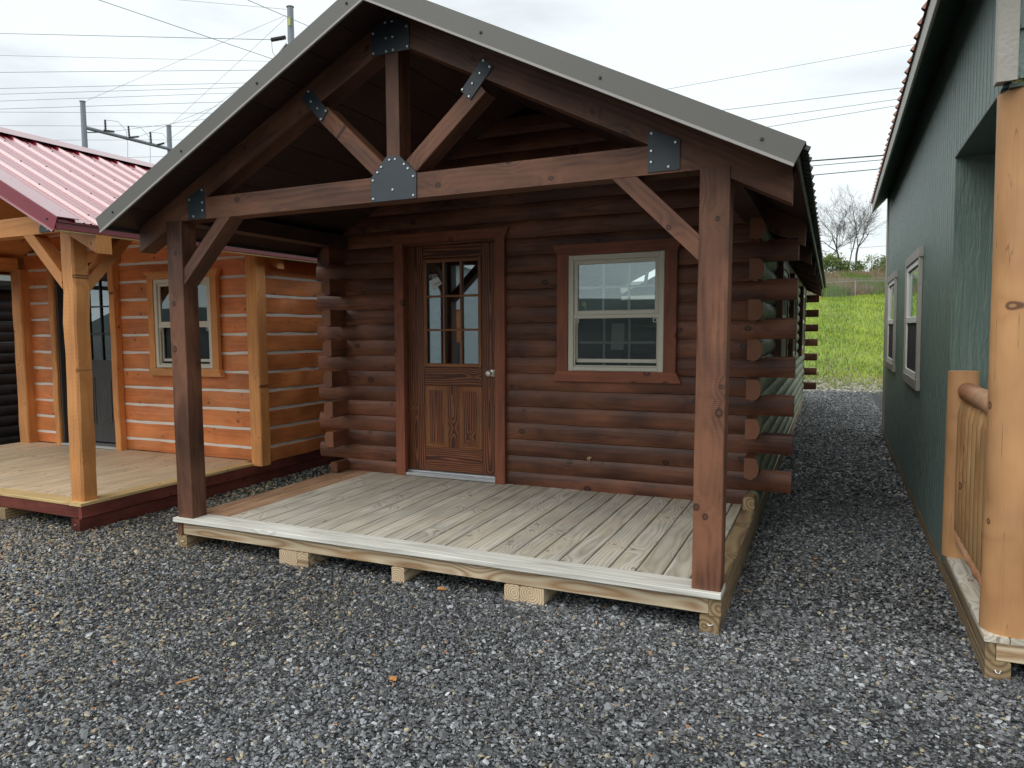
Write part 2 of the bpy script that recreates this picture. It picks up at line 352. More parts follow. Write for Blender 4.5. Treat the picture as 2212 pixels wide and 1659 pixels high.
def ground_mat():
    m = NT('gravel and grass ground', rough=.75, spec=.3)
    p = m.pos(); sp = m.n('SeparateXYZ'); m.set(sp.inputs[0], p)
    flat = m.vec('MULTIPLY', p, (1, 1, 0))
    nd = m.n('TexVoronoi', feature='F1'); m.set(nd.inputs['Vector'], m.vec('MULTIPLY', m.vec('ADD', flat, m.vec('MULTIPLY', m.noise(flat, 40., 2., col=True), (.012, .012, 0))), (1, 1.25, 1))); nd.inputs['Scale'].default_value = 62
    sc = m.n('SeparateColor'); m.set(sc.inputs[0], nd.outputs['Color'])
    rmp = m.n('ValToRGB'); e = rmp.color_ramp; e.elements[0].position = 0; e.elements[0].color = (.018, .020, .023, 1)
    for ps, c in ((.35, (.045, .049, .055)), (.65, (.085, .09, .098)), (.85, (.15, .155, .16)), (.93, (.30, .27, .20)), (1.0, (.42, .43, .42))):
        el = e.elements.new(ps) if ps < 1 else e.elements[-1]; el.position = ps; el.color = c4(c)
    m.set(rmp.inputs[0], m.math('POWER', sc.outputs[0], 1.15))
    gap = m.rng(nd.outputs['Distance'], .25, .62, 1, .25)
    cg = m.mix(1.0, rmp.outputs[0], m.mix(gap, (.2, .2, .2), (1, 1, 1)), 'MULTIPLY')
    big = m.noise(flat, .9, 4.); cg = m.mix(m.rng(big, .55, .72, 0, .4), cg, (.07, .065, .05))
    # grass
    g1 = m.noise(flat, 9., 5., .7); g2 = m.noise(flat, .8, 4.)
    gr = m.mix(m.rng(g1, .3, .7), (.17, .26, .04), (.40, .50, .12)); gr = m.mix(m.rng(g2, .5, .75, 0, .4), gr, (.24, .22, .10))
    dry = m.mix(m.rng(g1, .35, .65), (.15, .12, .07), (.30, .23, .14)); far = m.mix(m.rng(m.noise(flat, .22, 3.), .40, .52, 0, .95), m.mix(g1, (.12, .20, .035), (.26, .34, .09)), dry)
    gr = m.mix(m.rng(sp.outputs[1], 60., 76.), gr, far); gr = m.mix(m.rng(sp.outputs[0], -9., -14.), gr, (.13, .13, .10))
    st = m.vor(flat, 5.); edge = m.math('ADD', sp.outputs[1], m.math('MULTIPLY', m.math('SUBTRACT', m.noise(flat, 1.4, 5., .7), .5), 5.0))
    gf = m.rng(edge, 16.3, 18.3)
    col = m.mix(gf, cg, gr)
    # bare stony foot of the bank
    bs = m.math('MULTIPLY', m.rng(sp.outputs[1], 16.6, 17.2), m.rng(sp.outputs[1], 19.8, 17.8)); bn = m.rng(m.noise(flat, 3.2, 5., .7), .45, .58)
    col = m.mix(m.math('MULTIPLY', bs, bn), col, m.mix(m.rng(st, .1, .3), (.5, .47, .40), (.26, .20, .14)))
    m.color(col)
    m.bump(m.math('ADD', m.math('MULTIPLY', gap, .8), m.math('MULTIPLY', sc.outputs[1], .6)), .9, .012)
    return m.m
g = mb.build('ground', ground_mat(), ang=180); tag(g, 'dark grey gravel yard rising at the back to a bright green grassy bank', 'ground', kind='structure')

# ------------------------------------------------------------------ gravel stones and grass tufts (uncountable)
def scatter(name, P, S, Rt, Cc, mat, kind):
    me = bpy.data.meshes.new(name); n = len(P); me.vertices.add(n)
    me.vertices.foreach_set('co', P.astype(np.float32).ravel())
    for nm, dat in (('scl', S), ('rot', Rt), ('col', Cc)):
        a = me.attributes.new(nm, 'FLOAT_VECTOR', 'POINT'); a.data.foreach_set('vector', dat.astype(np.float32).ravel())
    o = bpy.data.objects.new(name, me); COL.objects.link(o)
    t = bpy.data.node_groups.new(name + ' nodes', 'GeometryNodeTree')
    t.interface.new_socket('Geometry', in_out='INPUT', socket_type='NodeSocketGeometry'); t.interface.new_socket('Geometry', in_out='OUTPUT', socket_type='NodeSocketGeometry')
    gi = t.nodes.new('NodeGroupInput'); go = t.nodes.new('NodeGroupOutput'); lk = t.links
    jn = t.nodes.new('GeometryNodeJoinGeometry')
    for k in range(6):
        if kind == 'stone':
            s_ = t.nodes.new('GeometryNodeMeshIcoSphere'); s_.inputs['Subdivisions'].default_value = 1 if k < 3 else 2; s_.inputs['Radius'].default_value = 1
            amt = (.9, .9, .9)
        else:
            s_ = t.nodes.new('GeometryNodeMeshCone'); s_.inputs['Vertices'].default_value = 3; s_.inputs['Radius Bottom'].default_value = .12; s_.inputs['Radius Top'].default_value = 0; s_.inputs['Depth'].default_value = 1
            amt = (.5, .5, 0)
        nz = t.nodes.new('ShaderNodeTexNoise'); nz.noise_dimensions = '4D'; nz.inputs['W'].default_value = k * 7.3 + 1; nz.inputs['Scale'].default_value = 1.3; nz.inputs['Detail'].default_value = 1
        sb = t.nodes.new('ShaderNodeVectorMath'); sb.operation = 'SUBTRACT'; sb.inputs[1].default_value = (.5, .5, .5)
        ml = t.nodes.new('ShaderNodeVectorMath'); ml.operation = 'MULTIPLY'; ml.inputs[1].default_value = amt
        if kind == 'stone': ml.inputs[1].default_value = (1.9, 1.9, 1.9)
        sp = t.nodes.new('GeometryNodeSetPosition'); gt = t.nodes.new('GeometryNodeGeometryToInstance')
        lk.new(nz.outputs['Color'], sb.inputs[0]); lk.new(sb.outputs[0], ml.inputs[0]); lk.new(s_.outputs['Mesh'], sp.inputs['Geometry']); lk.new(ml.outputs[0], sp.inputs['Offset'])
        lk.new(sp.outputs[0], gt.inputs[0]); lk.new(gt.outputs[0], jn.inputs[0])
    ip = t.nodes.new('GeometryNodeInstanceOnPoints'); ip.inputs['Pick Instance'].default_value = True
    lk.new(gi.outputs[0], ip.inputs['Points']); lk.new(jn.outputs[0], ip.inputs['Instance'])
    ix = t.nodes.new('FunctionNodeRandomValue'); ix.data_type = 'INT'; ix.inputs[4].default_value = 0; ix.inputs[5].default_value = 5; lk.new(ix.outputs[2], ip.inputs['Instance Index'])
    for nm, sk in (('rot', 'Rotation'), ('scl', 'Scale')):
        na = t.nodes.new('GeometryNodeInputNamedAttribute'); na.data_type = 'FLOAT_VECTOR'; na.inputs[0].default_value = nm; lk.new(na.outputs[0], ip.inputs[sk])
    sm = t.nodes.new('GeometryNodeSetMaterial'); sm.inputs['Material'].default_value = mat; me.materials.append(mat)
    lk.new(ip.outputs[0], sm.inputs[0]); lk.new(sm.outputs[0], go.inputs[0])
    md = o.modifiers.new('scatter', 'NODES'); md.node_group = t
    return o
def inst_mat(name, rough, spec=.4, bumpy=True):
    m = NT(name, rough=rough, spec=spec)
    c = m.attr('col', 'INSTANCER'); n = m.noise(m.obj(), 2.5, 3.)
    m.color(m.mix(1.0, c, m.mix(m.rng(n, .3, .7), (.8, .8, .8), (1.15, 1.15, 1.15)), 'MULTIPLY'))
    return m.m
def stones():
    P = []; Sx = []
    def zone(x0, x1, y0, y1, dens, smin, smax, cond):
        n = int((x1 - x0) * (y1 - y0) * dens); x = RNG.uniform(x0, x1, n); y = RNG.uniform(y0, y1, n)
        d = np.hypot(x - CAM.x, y - CAM.y); k = cond(x, y, d)
        x = x[k]; y = y[k]; s = np.exp(RNG.uniform(np.log(smin), np.log(smax), len(x)))
        P.append(np.c_[x, y]); Sx.append(s)
    # inside the wedge the camera covers, with margin
    def wedge(x, y, marg=.7):
        dx = x - CAM.x; dy = y - CAM.y; a = np.degrees(np.arctan2(-dx, dy))      # left positive
        return (a < 68) & (a > -16)
    under = lambda x, y: ((x > .25) & (x < 3.45) & (y > .35)) | ((x < -1.2) & (y > .5)) | (x > 4.95) & (y > .1)
    zone(-3.2, 5.4, -2.9, 1.6, 8600, .0034, .0118, lambda x, y, d: wedge(x, y) & (d < 4.3) & ~under(x, y))
    zone(-6., 5.4, -2.9, 4.5, 3800, .0058, .0128, lambda x, y, d: wedge(x, y) & (d >= 4.3) & (d < 7.2) & ~under(x, y))
    zone(-7., 6., -1, 17.2, 1100, .010, .018, lambda x, y, d: wedge(x, y) & (d >= 7.2) & (d < 21.5) & ~under(x, y) & ((x > 3.5) | (y < 4.)))
    zone(-4, 5.4, -2.9, 3.0, 16, .014, .022, lambda x, y, d: wedge(x, y) & (d < 6) & ~under(x, y))
    P = np.vstack(P); s = np.concatenate(Sx); n = len(P)
    z = np.array([GZ + .012 * math.sin(a * 1.7 + b * .6) * math.sin(b * 1.1) for a, b in P])
    fl = RNG.uniform(.25, .6, n)
    S = np.c_[s * RNG.uniform(.8, 1.5, n), s * RNG.uniform(.65, 1.05, n), s * fl]
    z = z + s * RNG.uniform(-.15, .55, n)
    Rt = np.c_[RNG.normal(0, .42, n), RNG.normal(0, .42, n), RNG.uniform(0, 6.28, n)]
    g = np.clip(RNG.lognormal(math.log(.142), .64, n), .02, .48) * (.88 + .22 * np.sin(P[:, 0] * 1.3 + .7 * P[:, 1]) * np.sin(P[:, 1] * 1.9 - P[:, 0] * .4))
    C = np.c_[g * .955, g * .995, g * 1.04]
    # warm stones are commoner on the left of the yard
    left = np.clip((2.3 - P[:, 0]) / 2.5, 0, 1); patch = .5 + .5 * np.sin(P[:, 0] * 2.1 + 1) * np.sin(P[:, 1] * 2.7)
    pt = .03 + left * .23 * (.4 + patch); k = RNG.random(n) < pt
    q = RNG.uniform(.5, 1.15, n)
    C[k] = (np.c_[q * .44, q * .37, q * .25])[k]
    k2 = RNG.random(n) < .002 + .006 * left; C[k2] = (np.c_[q * .5, q * .24, q * .10])[k2]
    k3 = RNG.random(n) < .008; C[k3] = (np.c_[q * .62, q * .63, q * .62])[k3]
    # bare brownish packed patches
    bp = np.clip(.5 + 1.1 * np.sin(P[:, 0] * .9 + 2.2) * np.sin(P[:, 1] * 1.3 + .5) + RNG.normal(0, .3, n), 0, 1)[:, None]
    C = C * (1 - bp * np.array([.10, .12, .17]) * left[:, None])
    o = scatter('gravel', np.c_[P, z], S, Rt, C, inst_mat('crushed slate', .48, .5), 'stone')
    tag(o, 'crushed dark slate gravel with tan and pale chips mixed in', 'gravel', kind='stuff')
stones()
def grass():
    n = 2600; x = RNG.uniform(-1, 9, n); y = 16.0 + np.abs(RNG.normal(0, 2.2, n)); z = np.array([terr(a, b) for a, b in zip(x, y)]); sz = RNG.uniform(.015, .055, n); q = RNG.uniform(.6, 1.2, n)
    o = scatter('pale_rubble', np.c_[x, y, z], np.c_[sz * 1.3, sz, sz * .6], np.c_[RNG.normal(0, .4, n), RNG.normal(0, .4, n), RNG.uniform(0, 6.28, n)], np.c_[q * .38, q * .36, q * .30], inst_mat('pale rubble', .7, .3), 'stone')
    tag(o, 'pale rubble stones along the foot of the grass bank', 'rubble', kind='stuff')
    n = 60000; x = RNG.uniform(-1, 11, n); y = 16.6 + 22.5 * RNG.random(n) ** 1.3
    z = np.array([terr(a, b) for a, b in zip(x, y)])
    hh = RNG.uniform(.05, .14, n) * np.clip((y - 15.6) / 3.5, .35, 1.0); S = np.c_[hh * .8, hh * .8, hh]
    Rt = np.c_[RNG.normal(0, .3, n), RNG.normal(0, .3, n), RNG.uniform(0, 6.28, n)]
    pn = .5 + .5 * np.sin(x * 2.3 + y) * np.sin(y * 1.1 - x * .6); q = RNG.uniform(.35, 1.25, n) * (.72 + .4 * pn)
    C = np.c_[q * (.30 + .10 * pn), q * (.45 + .05 * pn), q * .065]
    k = RNG.random(n) < np.clip(.55 - (y - 16.6) * .12, .03, .5); C[k] = (np.c_[q * .33, q * .27, q * .14])[k]
    o = scatter('grass', np.c_[x, y, z + hh * .3], S, Rt, C, inst_mat('grass blades', .6, .2), 'blade')
    tag(o, 'short bright green grass growing over the bank behind the cabins', 'grass', kind='stuff')
    # little weeds between the two cabins
    n = 900; x = RNG.normal(-.45, .18, n); y = RNG.uniform(.9, 3.2, n); hh = RNG.uniform(.012, .035, n)
    o = scatter('weeds', np.c_[x, y, np.full(n, GZ + .015)], np.c_[hh, hh, hh], np.c_[RNG.normal(0, .6, n), RNG.normal(0, .6, n), RNG.uniform(0, 6.28, n)], np.tile([.11, .16, .04], (n, 1)), M['leaf'] and inst_mat('weed blades', .6, .2), 'blade')
    tag(o, 'sparse low green weeds in the gravel strip beside the brown porch deck', 'weeds', kind='stuff')
grass()

# ------------------------------------------------------------------ shared building pieces
def bolt_mesh():
    mb = MB(); vs = []
    for k, (r, y) in enumerate(((.0075, 0), (.0075, -.004), (.0045, -.0065))):
        vs += [(r * math.cos(t * math.pi / 4), y, r * math.sin(t * math.pi / 4)) for t in range(8)]
    mb.add(vs, [(k * 8 + i, k * 8 + (i + 1) % 8, (k + 1) * 8 + (i + 1) % 8, (k + 1) * 8 + i) for k in range(2) for i in range(8)] + [tuple(range(16, 24))])
    me = bpy.data.meshes.new('bolt'); me.from_pydata(mb.v, [], mb.f); me.materials.append(M['bolt']); bm_fix(me); return me
BOLT = bolt_mesh()
def screw_mesh():
    me = bpy.data.meshes.new('screw'); vs = []
    for r, z in ((.009, 0), (.009, .002), (.005, .002), (.005, .007)):
        vs += [(r * math.cos(t * math.pi / 3), r * math.sin(t * math.pi / 3), z) for t in range(6)]
    me.from_pydata(vs, [], [(k * 6 + i, k * 6 + (i + 1) % 6, (k + 1) * 6 + (i + 1) % 6, (k + 1) * 6 + i) for k in range(3) for i in range(6)] + [tuple(range(18, 24))])
    me.materials.append(M['screw']); return me
SCREW = screw_mesh()
def child(name, me, parent, world, rot=(0, 0, 0)):
    o = bpy.data.objects.new(name, me); COL.objects.link(o); o.parent = parent
    o.location = Vector(world) - BASE[parent]; o.rotation_euler = rot; return o
def gusset(parent, poly, bolts, y=-.006):
    mb = MB(); mb.poly([(x, y, z) for x, z in poly], .006, 1); p = mb.build('gusset_plate', M['plate'], parent, ang=20)
    for (x, z) in bolts: child('bolt', BOLT, p, (x, y, z))
    return p
SL = .511
def dlog(h, bulge=.0135, back=.10, lip=.003):
    """section of a half round log; a = outwards distance negative side"""
    pts = []
    for i in range(9):
        t = -1 + 2 * i / 8; pts.append((bulge * (1 - .97 * abs(t) ** 2.2) ** .85, t * (h / 2 - lip / 2)))
    return [(-back, h / 2), (-back, -h / 2)] + pts      # ccw
def log_x(mb, x0, x1, yface, zc, h, sgn=-1, endf=None, **k):
    # outward is -y when sgn=-1.  ext(): d=+x, up=z -> A = d x up = -y
    pr = dlog(h); pr = pr if sgn < 0 else [(-a, b) for a, b in pr][::-1]
    mb.ext(pr, (x0, yface, zc), (x1, yface, zc), (0, 0, 1), seg=max(2, int((x1 - x0) / .35)), wob=.0009, endf=endf, **k)
def log_y(mb, y0, y1, xface, zc, h, sgn=1, **k):
    xface -= .012 * sgn
    # d=+y, up=z -> A = +x ; outward +x when sgn=1
    pr = dlog(h, .030); pr = pr if sgn > 0 else [(-a, b) for a, b in pr][::-1]
    mb.ext(pr, (xface, y0, zc), (xface, y1, zc), (0, 0, 1), seg=max(2, int((y1 - y0) / .5)), wob=.0009, **k)
def zroof(x, cx, apex, sl=SL): return apex - sl * abs(x - cx)

def ribbed(xe, xr, ze, zr, y0, y1, pitch=.2286, rib=.02, minor=True, th=.001):
    """roof sheet from eave (xe,ze) to ridge (xr,zr), profile along y"""
    prof = []; y = y0
    while y < y1 - 1e-6:
        prof += [(y, 0), (y + .012, rib), (y + .034, rib), (y + .046, 0)]
        if minor: prof += [(y + .10, 0), (y + .108, .006), (y + .118, .006), (y + .126, 0), (y + .158, 0), (y + .166, .006), (y + .176, .006), (y + .184, 0)]
        y += pitch
    prof.append((min(y, y1 + .02), 0))
    dx, dz = xr - xe, zr - ze; ln = math.hypot(dx, dz); nx_, nz_ = -dz / ln * (1 if dx > 0 else -1), abs(dx) / ln
    if dx < 0: nx_ = dz / ln
    mb = MB(); n = len(prof); vs = []
    for (px, pz, o) in ((xe, ze, 0), (xr, zr, 0)):
        for (yy, h) in prof: vs.append((px + nx_ * h, yy, pz + nz_ * h))
    for (px, pz, o) in ((xe, ze, 0), (xr, zr, 0)):
        for (yy, h) in prof: vs.append((px + nx_ * (h - .002), yy, pz + nz_ * (h - .002)))
    fs = [(i, i + 1, n + i + 1, n + i) for i in range(n - 1)] + [(2 * n + i, 3 * n + i, 3 * n + i + 1, 2 * n + i + 1) for i in range(n - 1)] + [(i, 2 * n + i, 2 * n + i + 1, i + 1) for i in range(n - 1)]
    mb.add(vs, fs); return mb, (nx_, nz_)

# ================================================================== MAIN CABIN
cab = empty('log_cabin', (1.83, 1.0, GZ), 'dark brown stained log cabin with open front porch, timber truss gable and taupe roof trim', 'cabin')
W, CX, APX, YB, H = 3.66, 1.83, 3.103, 12.2, .1388
Z1 = .1086
# porch posts
for x0 in (0.0, 3.52):
    mb = MB(); mb.box(x0, x0 + .14, -.006, .134, 0.0, 2.062, 'z', ch=.004, seg=6, wob=.0006); mb.build('post', M['stain'], cab)
# truss
mb = MB()
def raft(mb, y0, y1, sgn, xt=2.095, depth=.163, top=0.0, apex=APX):
    xe = CX + sgn * xt; ze = apex - SL * xt
    P = [(CX, apex), (xe, ze), (xe, ze - depth), (CX, apex - depth)]
    off = random.uniform(0, 30); pa = random.uniform(-.02, .02); rn = random.random()
    vs = []; wc = []
    for y in (y0, y1):
        for (x, z) in P:
            vs.append((x, y, z)); wc.append((off + abs(x - CX) * 1.12, (z - (apex - SL * abs(x - CX))) + .1 + pa, (y - y0) + .04))
    mb.add(vs, [(0, 1, 2, 3), (7, 6, 5, 4), (0, 4, 5, 1), (1, 5, 6, 2), (2, 6, 7, 3), (3, 7, 4, 0)], wc, rn)
for sg in (-1, 1):
    mb = MB(); raft(mb, 0., .135, sg); mb.build('rafter', M['stain'], cab)
def clipbeam(z0, z1, y0, y1):
    xa = (APX - .163 - z0) / SL; xb = (APX - .163 - z1) / SL
    mb = MB(); off = random.uniform(0, 9)
    P = [(CX - xa, z0), (CX + xa, z0), (CX + xb, z1), (CX - xb, z1)]
    vs = [(x, y, z) for y in (y0, y1) for x, z in P]
    # subdivide long faces is not needed: wood texture is solid
    mb.add(vs, [(0, 1, 2, 3), (7, 6, 5, 4), (0, 4, 5, 1), (1, 5, 6, 2), (2, 6, 7, 3), (3, 7, 4, 0)], [(off + v[0], v[2] - z0 - .02, v[1] + .05) for v in vs]); return mb
clipbeam(2.057, 2.197, .0, .137).build('tie_beam', M['stain'], cab)
mb = MB(); mb.box(1.771, 1.859, .001, .136, 2.19, 2.93, 'z', seg=4, wob=.0005); mb.build('king_post', M['stain'], cab)
for (a, b) in (((1.74, 2.215), (1.325, 2.61)), ((1.90, 2.21), (2.37, 2.617))):
    mb = MB(); mb.bar((a[0], .0685, a[1]), (b[0], .0685, b[1]), .133, .096, (0, 0, 1)); mb.build('web_strut', M['stain'], cab)
# knee braces
def brace(xb, xp, zt, zb, par, mat):
    mb = MB(); d = Vector((xp[0] - xb, 0, zb - zt)); L_ = d.length
    return mb
def kneex(x_top0, x_top1, z_top, x_post, y0, y1, par, mat):
    """parallelogram brace: touches beam underside over x_top0..x_top1 and the post face at x_post (45 deg)"""
    s = -1 if x_post < x_top0 else 1
    za = z_top - abs(x_post - x_top0); zb = z_top - abs(x_post - x_top1)
    P = [(x_top0, z_top), (x_top1, z_top), (x_post, zb), (x_post, za)]
    mb = MB(); off = random.uniform(0, 9)
    vs = [(x, y, z) for y in (y0, y1) for x, z in P]
    wc = [(off + (abs(x - x_post) + z) * .707, (abs(x - x_post) + (z_top - z)) * .707 - .30, y - y0 + .04) for y in (y0, y1) for x, z in P]
    mb.add(vs, [(0, 1, 2, 3), (7, 6, 5, 4), (0, 4, 5, 1), (1, 5, 6, 2), (2, 6, 7, 3), (3, 7, 4, 0)], wc)
    return mb.build('knee_brace', mat, par)
def kneey(y_top0, y_top1, z_top, y_post, x0, x1, par, mat):
    za = z_top - abs(y_post - y_top0); zb = z_top - abs(y_post - y_top1)
    P = [(y_top0, z_top), (y_top1, z_top), (y_post, zb), (y_post, za)]
    mb = MB(); off = random.uniform(0, 9)
    vs = [(x, y, z) for x in (x0, x1) for y, z in P]
    wc = [(off + (abs(y - y_post) + z) * .707, (abs(y - y_post) + (z_top - z)) * .707 - .30, x - x0 + .04) for x in (x0, x1) for y, z in P]
    mb.add(vs, [(0, 1, 2, 3), (7, 6, 5, 4), (0, 4, 5, 1), (1, 5, 6, 2), (2, 6, 7, 3), (3, 7, 4, 0)], wc)
    return mb.build('knee_brace', mat, par)
kneex(.569, .461, 2.057, .14, .003, .134, cab, M['stain'])
kneex(3.092, 3.216, 2.057, 3.52, .003, .134, cab, M['stain'])
kneey(.50, .39, 2.06, .134, .03, .11, cab, M['stain']); kneey(.50, .39, 2.06, .134, 3.55, 3.63, cab, M['stain'])
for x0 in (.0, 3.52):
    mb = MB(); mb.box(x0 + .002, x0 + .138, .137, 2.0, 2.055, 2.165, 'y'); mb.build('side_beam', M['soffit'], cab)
# gusset plates
gusset(cab, [(1.686, 2.879), (1.937, 2.879), (1.937, 3.018), (1.86, 3.066), (1.78, 3.066), (1.686, 3.015)], [(1.781, 3.05), (1.826, 3.05), (1.92, 3.005), (1.699, 3.003), (1.784, 2.964), (1.828, 2.964), (1.924, 2.895), (1.699, 2.893), (1.785, 2.891), (1.831, 2.891)])
gusset(cab, [(1.667, 2.056), (1.968, 2.056), (1.971, 2.196), (1.862, 2.302), (1.773, 2.305), (1.667, 2.194)], [(1.796, 2.285), (1.834, 2.285), (1.893, 2.251), (1.918, 2.225), (1.952, 2.178), (1.951, 2.072), (1.815, 2.115), (1.682, 2.073), (1.682, 2.179), (1.714, 2.222), (1.741, 2.25)], y=-.0075)
gusset(cab, [(2.389, 2.759), (2.447, 2.703), (2.311, 2.55), (2.254, 2.606)], [(2.391, 2.742), (2.428, 2.704), (2.37, 2.68), (2.326, 2.633), (2.266, 2.61), (2.305, 2.568)])
gusset(cab, [(1.236, 2.766), (1.177, 2.713), (1.324, 2.561), (1.372, 2.622)], [(1.232, 2.750), (1.249, 2.688), (1.296, 2.642), (1.357, 2.619), (1.321, 2.576)])
gusset(cab, [(3.272, 2.277), (3.425, 2.207), (3.425, 2.068), (3.272, 2.067)], [(3.289, 2.253), (3.404, 2.198), (3.289, 2.169), (3.289, 2.116), (3.373, 2.086)])
gusset(cab, [(.215, 2.209), (.36, 2.270), (.362, 2.063), (.213, 2.06)], [(.342, 2.246), (.228, 2.191), (.342, 2.164), (.342, 2.113), (.26, 2.08)])

# front wall of half logs
DOOR = (.675, 1.605, 2.05); WIN = (2.19, 2.985, .94, 1.913)
mb = MB()
def clipend(zc, h):
    def f(e, a, b):
        z = zc + b
        xlim = (APX - z) / SL       # half width at this height
        return xlim
    return f
zlog = -.0302; k = -1
while True:
    z0 = Z1 + k * H; z1 = z0 + H; zc = (z0 + z1) / 2
    if z0 > 3.05: break
    if z1 < 2.10:
        proud = (k % 2 == 0) and k >= 0 and k <= 12
        x0, x1 = (-.255, 3.885) if proud else (.06, 3.60)
        segs = [(x0, x1)]
        if zc < DOOR[2]: segs = [(x0, DOOR[0]), (DOOR[1], x1)]
        if WIN[2] < zc < WIN[3]: segs = [segs[0], (DOOR[1], WIN[0]), (WIN[1], x1)]
        hh = H + (.012 if proud else 0)
        for (a, b) in segs:
            log_x(mb, a, b, D, zc, H)
        if proud:   # tongue on the projecting ends
            for (a, b) in ((-.253, .0), (3.68, 3.883)): mb.box(a, b, D + .0, D + .07, z1 - .006, z1 + .012, 'x')
    else:
        xh0 = (APX - z0) / SL; xh1 = (APX - z1) / SL
        def ef(e, a, b, xh0=xh0, z0=z0, zc=zc, xm=(APX - zc) / SL):
            xl = (APX - (zc + b)) / SL; xl = min(xl, 1.83 + .02)
            return (min(xm, 1.85) - xl) if e == 0 else -(min(xm, 1.85) - xl)
        xm = min((APX - zc) / SL, 1.85)
        if xm > .06:
            log_x(mb, CX - xm, CX + xm, D, zc, H, endf=ef)
    k += 1
mb.build('front_wall', M['log'], cab)
# side walls (courses interlock, ends project beyond the front)
for sx, xf in ((-1, .0), (1, 3.655)):
    mb = MB(); ends = MB()
    k = -1
    wins = [(3.45, 4.55), (5.75, 6.85), (8.9, 10.2)] if sx > 0 else []
    while Z1 + (k + 1) * H < 2.1:
        z0 = Z1 + k * H; zc = z0 + H / 2
        proud = (k % 2 == 1)
        y0 = 2.055; y1 = YB + .25 if (proud and False) else YB
        spans = [(y0, y1)]
        if 1.0 - H < z0 < 1.85 - H * .2 and wins and .8 < zc < 1.86:
            spans = [(y0, wins[0][0]), (wins[0][1], wins[1][0]), (wins[1][1], wins[2][0]), (wins[2][1], y1)]
        for (a, b) in spans: log_y(mb, a, b, xf, zc, H, sgn=sx)
        k += 1
    mb.build('side_wall', M['logside'] if sx > 0 else M['log'], cab)
    # stained front ends of the side logs, each a piece of its own
    k = 1
    while k <= 13:
        e = MB(); zc = Z1 + (k + .5) * H
        pr = dlog(H + .004, .028, .068); pr = pr if sx > 0 else [(-a, b) for a, b in pr][::-1]
        e.ext(pr, (xf, 1.795, zc), (xf, 2.052, zc), (0, 0, 1), pith=(.03, -.05))
        e.mi = [2 if i >= len(pr) else 1 if (sx > 0 and 2 <= i <= 9) else 0 for i in range(len(e.f))]
        e.box(min(xf - sx * .045, xf - sx * .012), max(xf - sx * .045, xf - sx * .012), 1.797, 2.0, zc - H / 2 - .013, zc - H / 2 - .002, 'y')
        e.build('log_end', [M['log'], M['logside'], M['logcap']], cab); k += 2
    e = MB(); e.box(min(xf - sx * .075, xf + sx * .004), max(xf - sx * .075, xf + sx * .004), 1.84, 2.02, .003, .098, 'y', ch=.012); e.build('corner_block', M['log'] if sx < 0 else M['pinew'], cab)
# rear wall
mb = MB(); k = -1
while Z1 + (k + 1) * H < 2.05:
    zc = Z1 + (k + .5) * H; proud = k % 2 == 0 and k >= 0
    log_x(mb, -.255 if proud else .0, 3.885 if proud else 3.66, YB + .05, zc, H, sgn=-1); k += 1
mb.poly([(0.02, YB + .1, 2.0), (3.64, YB + .1, 2.0), (CX, YB + .1, 2.0 + 1.81 * SL)], .04, 1)
mb.build('rear_wall', M['log'], cab)
# interior lining
mb = MB(); mb.box(.11, .12, 2.16, YB, -.02, 2.1, 'y', ch=0); mb.box(3.54, 3.55, 2.16, 3.4, -.02, 2.1, 'y', ch=0)
mb.box(.12, 3.54, 2.2, YB, -.04, -.015, 'y', ch=0)
mb.build('interior_floor', M['floor'], cab)
# door -----------------------------------------------------------------
yl = D + .045   # leaf front face
door = MB()
def A_(x, z): return mp_(x, z, yl)
lx0, lx1, lz0, lz1 = .700, 1.580, .05, 2.045
gx0, gz0 = A_(.893, .985); gx1, gz1 = A_(1.449, 1.922)
def leafboard(mb, x0, x1, z0, z1, ax, y=yl, th=.012, **k): mb.box(x0, x1, y, y + th, z0, z1, ax, ch=.002, **k)
leafboard(door, lx0, gx0 - .002, lz0, lz1, 'z', pith=(.0, .02)); leafboard(door, gx1 + .002, lx1, lz0, lz1, 'z', pith=(.0, .02))
leafboard(door, gx0, gx1, gz1 + .002, lz1, 'x', pith=(.02, .03)); leafboard(door, gx0, gx1, .82, gz0 - .002, 'x', pith=(.0, .03)); leafboard(door, gx0, gx1, lz0, .262, 'x', pith=(.0, .02))
xm = (gx0 + gx1) / 2
leafboard(door, xm - .05, xm + .05, .264, .818, 'z', pith=(0, .02))
door.box(lx0 + .001, lx1 - .001, yl + .0125, yl + .04, lz0 + .001, .9, 'z', ch=0)
dr = door.build('door', M['doorw'], cab)
for (a, b) in ((gx0, xm - .05), (xm + .05, gx1)):
    mb = MB(); z0, z1 = .264, .818; y0 = yl + .010
    def ring(i, y): return [(a + i, y, z0 + i), (b - i, y, z0 + i), (b - i, y, z1 - i), (a + i, y, z1 - i)]
    R = [ring(.0, yl), ring(.009, yl + .012), ring(.018, yl + .012), ring(.045, yl - .003)]
    vs = [v for r in R for v in r]
    fs = [(q * 4 + i, q * 4 + (i + 1) % 4, (q + 1) * 4 + (i + 1) % 4, (q + 1) * 4 + i) for q in range(3) for i in range(4)] + [(12, 13, 14, 15)]
    mb.add(vs, fs, [(v[2] + 3 + a * 7, v[0] - (a + b) / 2, .012) for v in vs]); mb.mi = [1 if i < 12 else 0 for i in range(len(mb.f))]; mb.build('door_panel', [M['doorw'], M['doorl']], dr, ang=10)
mb = MB()   # glazing frame and bars
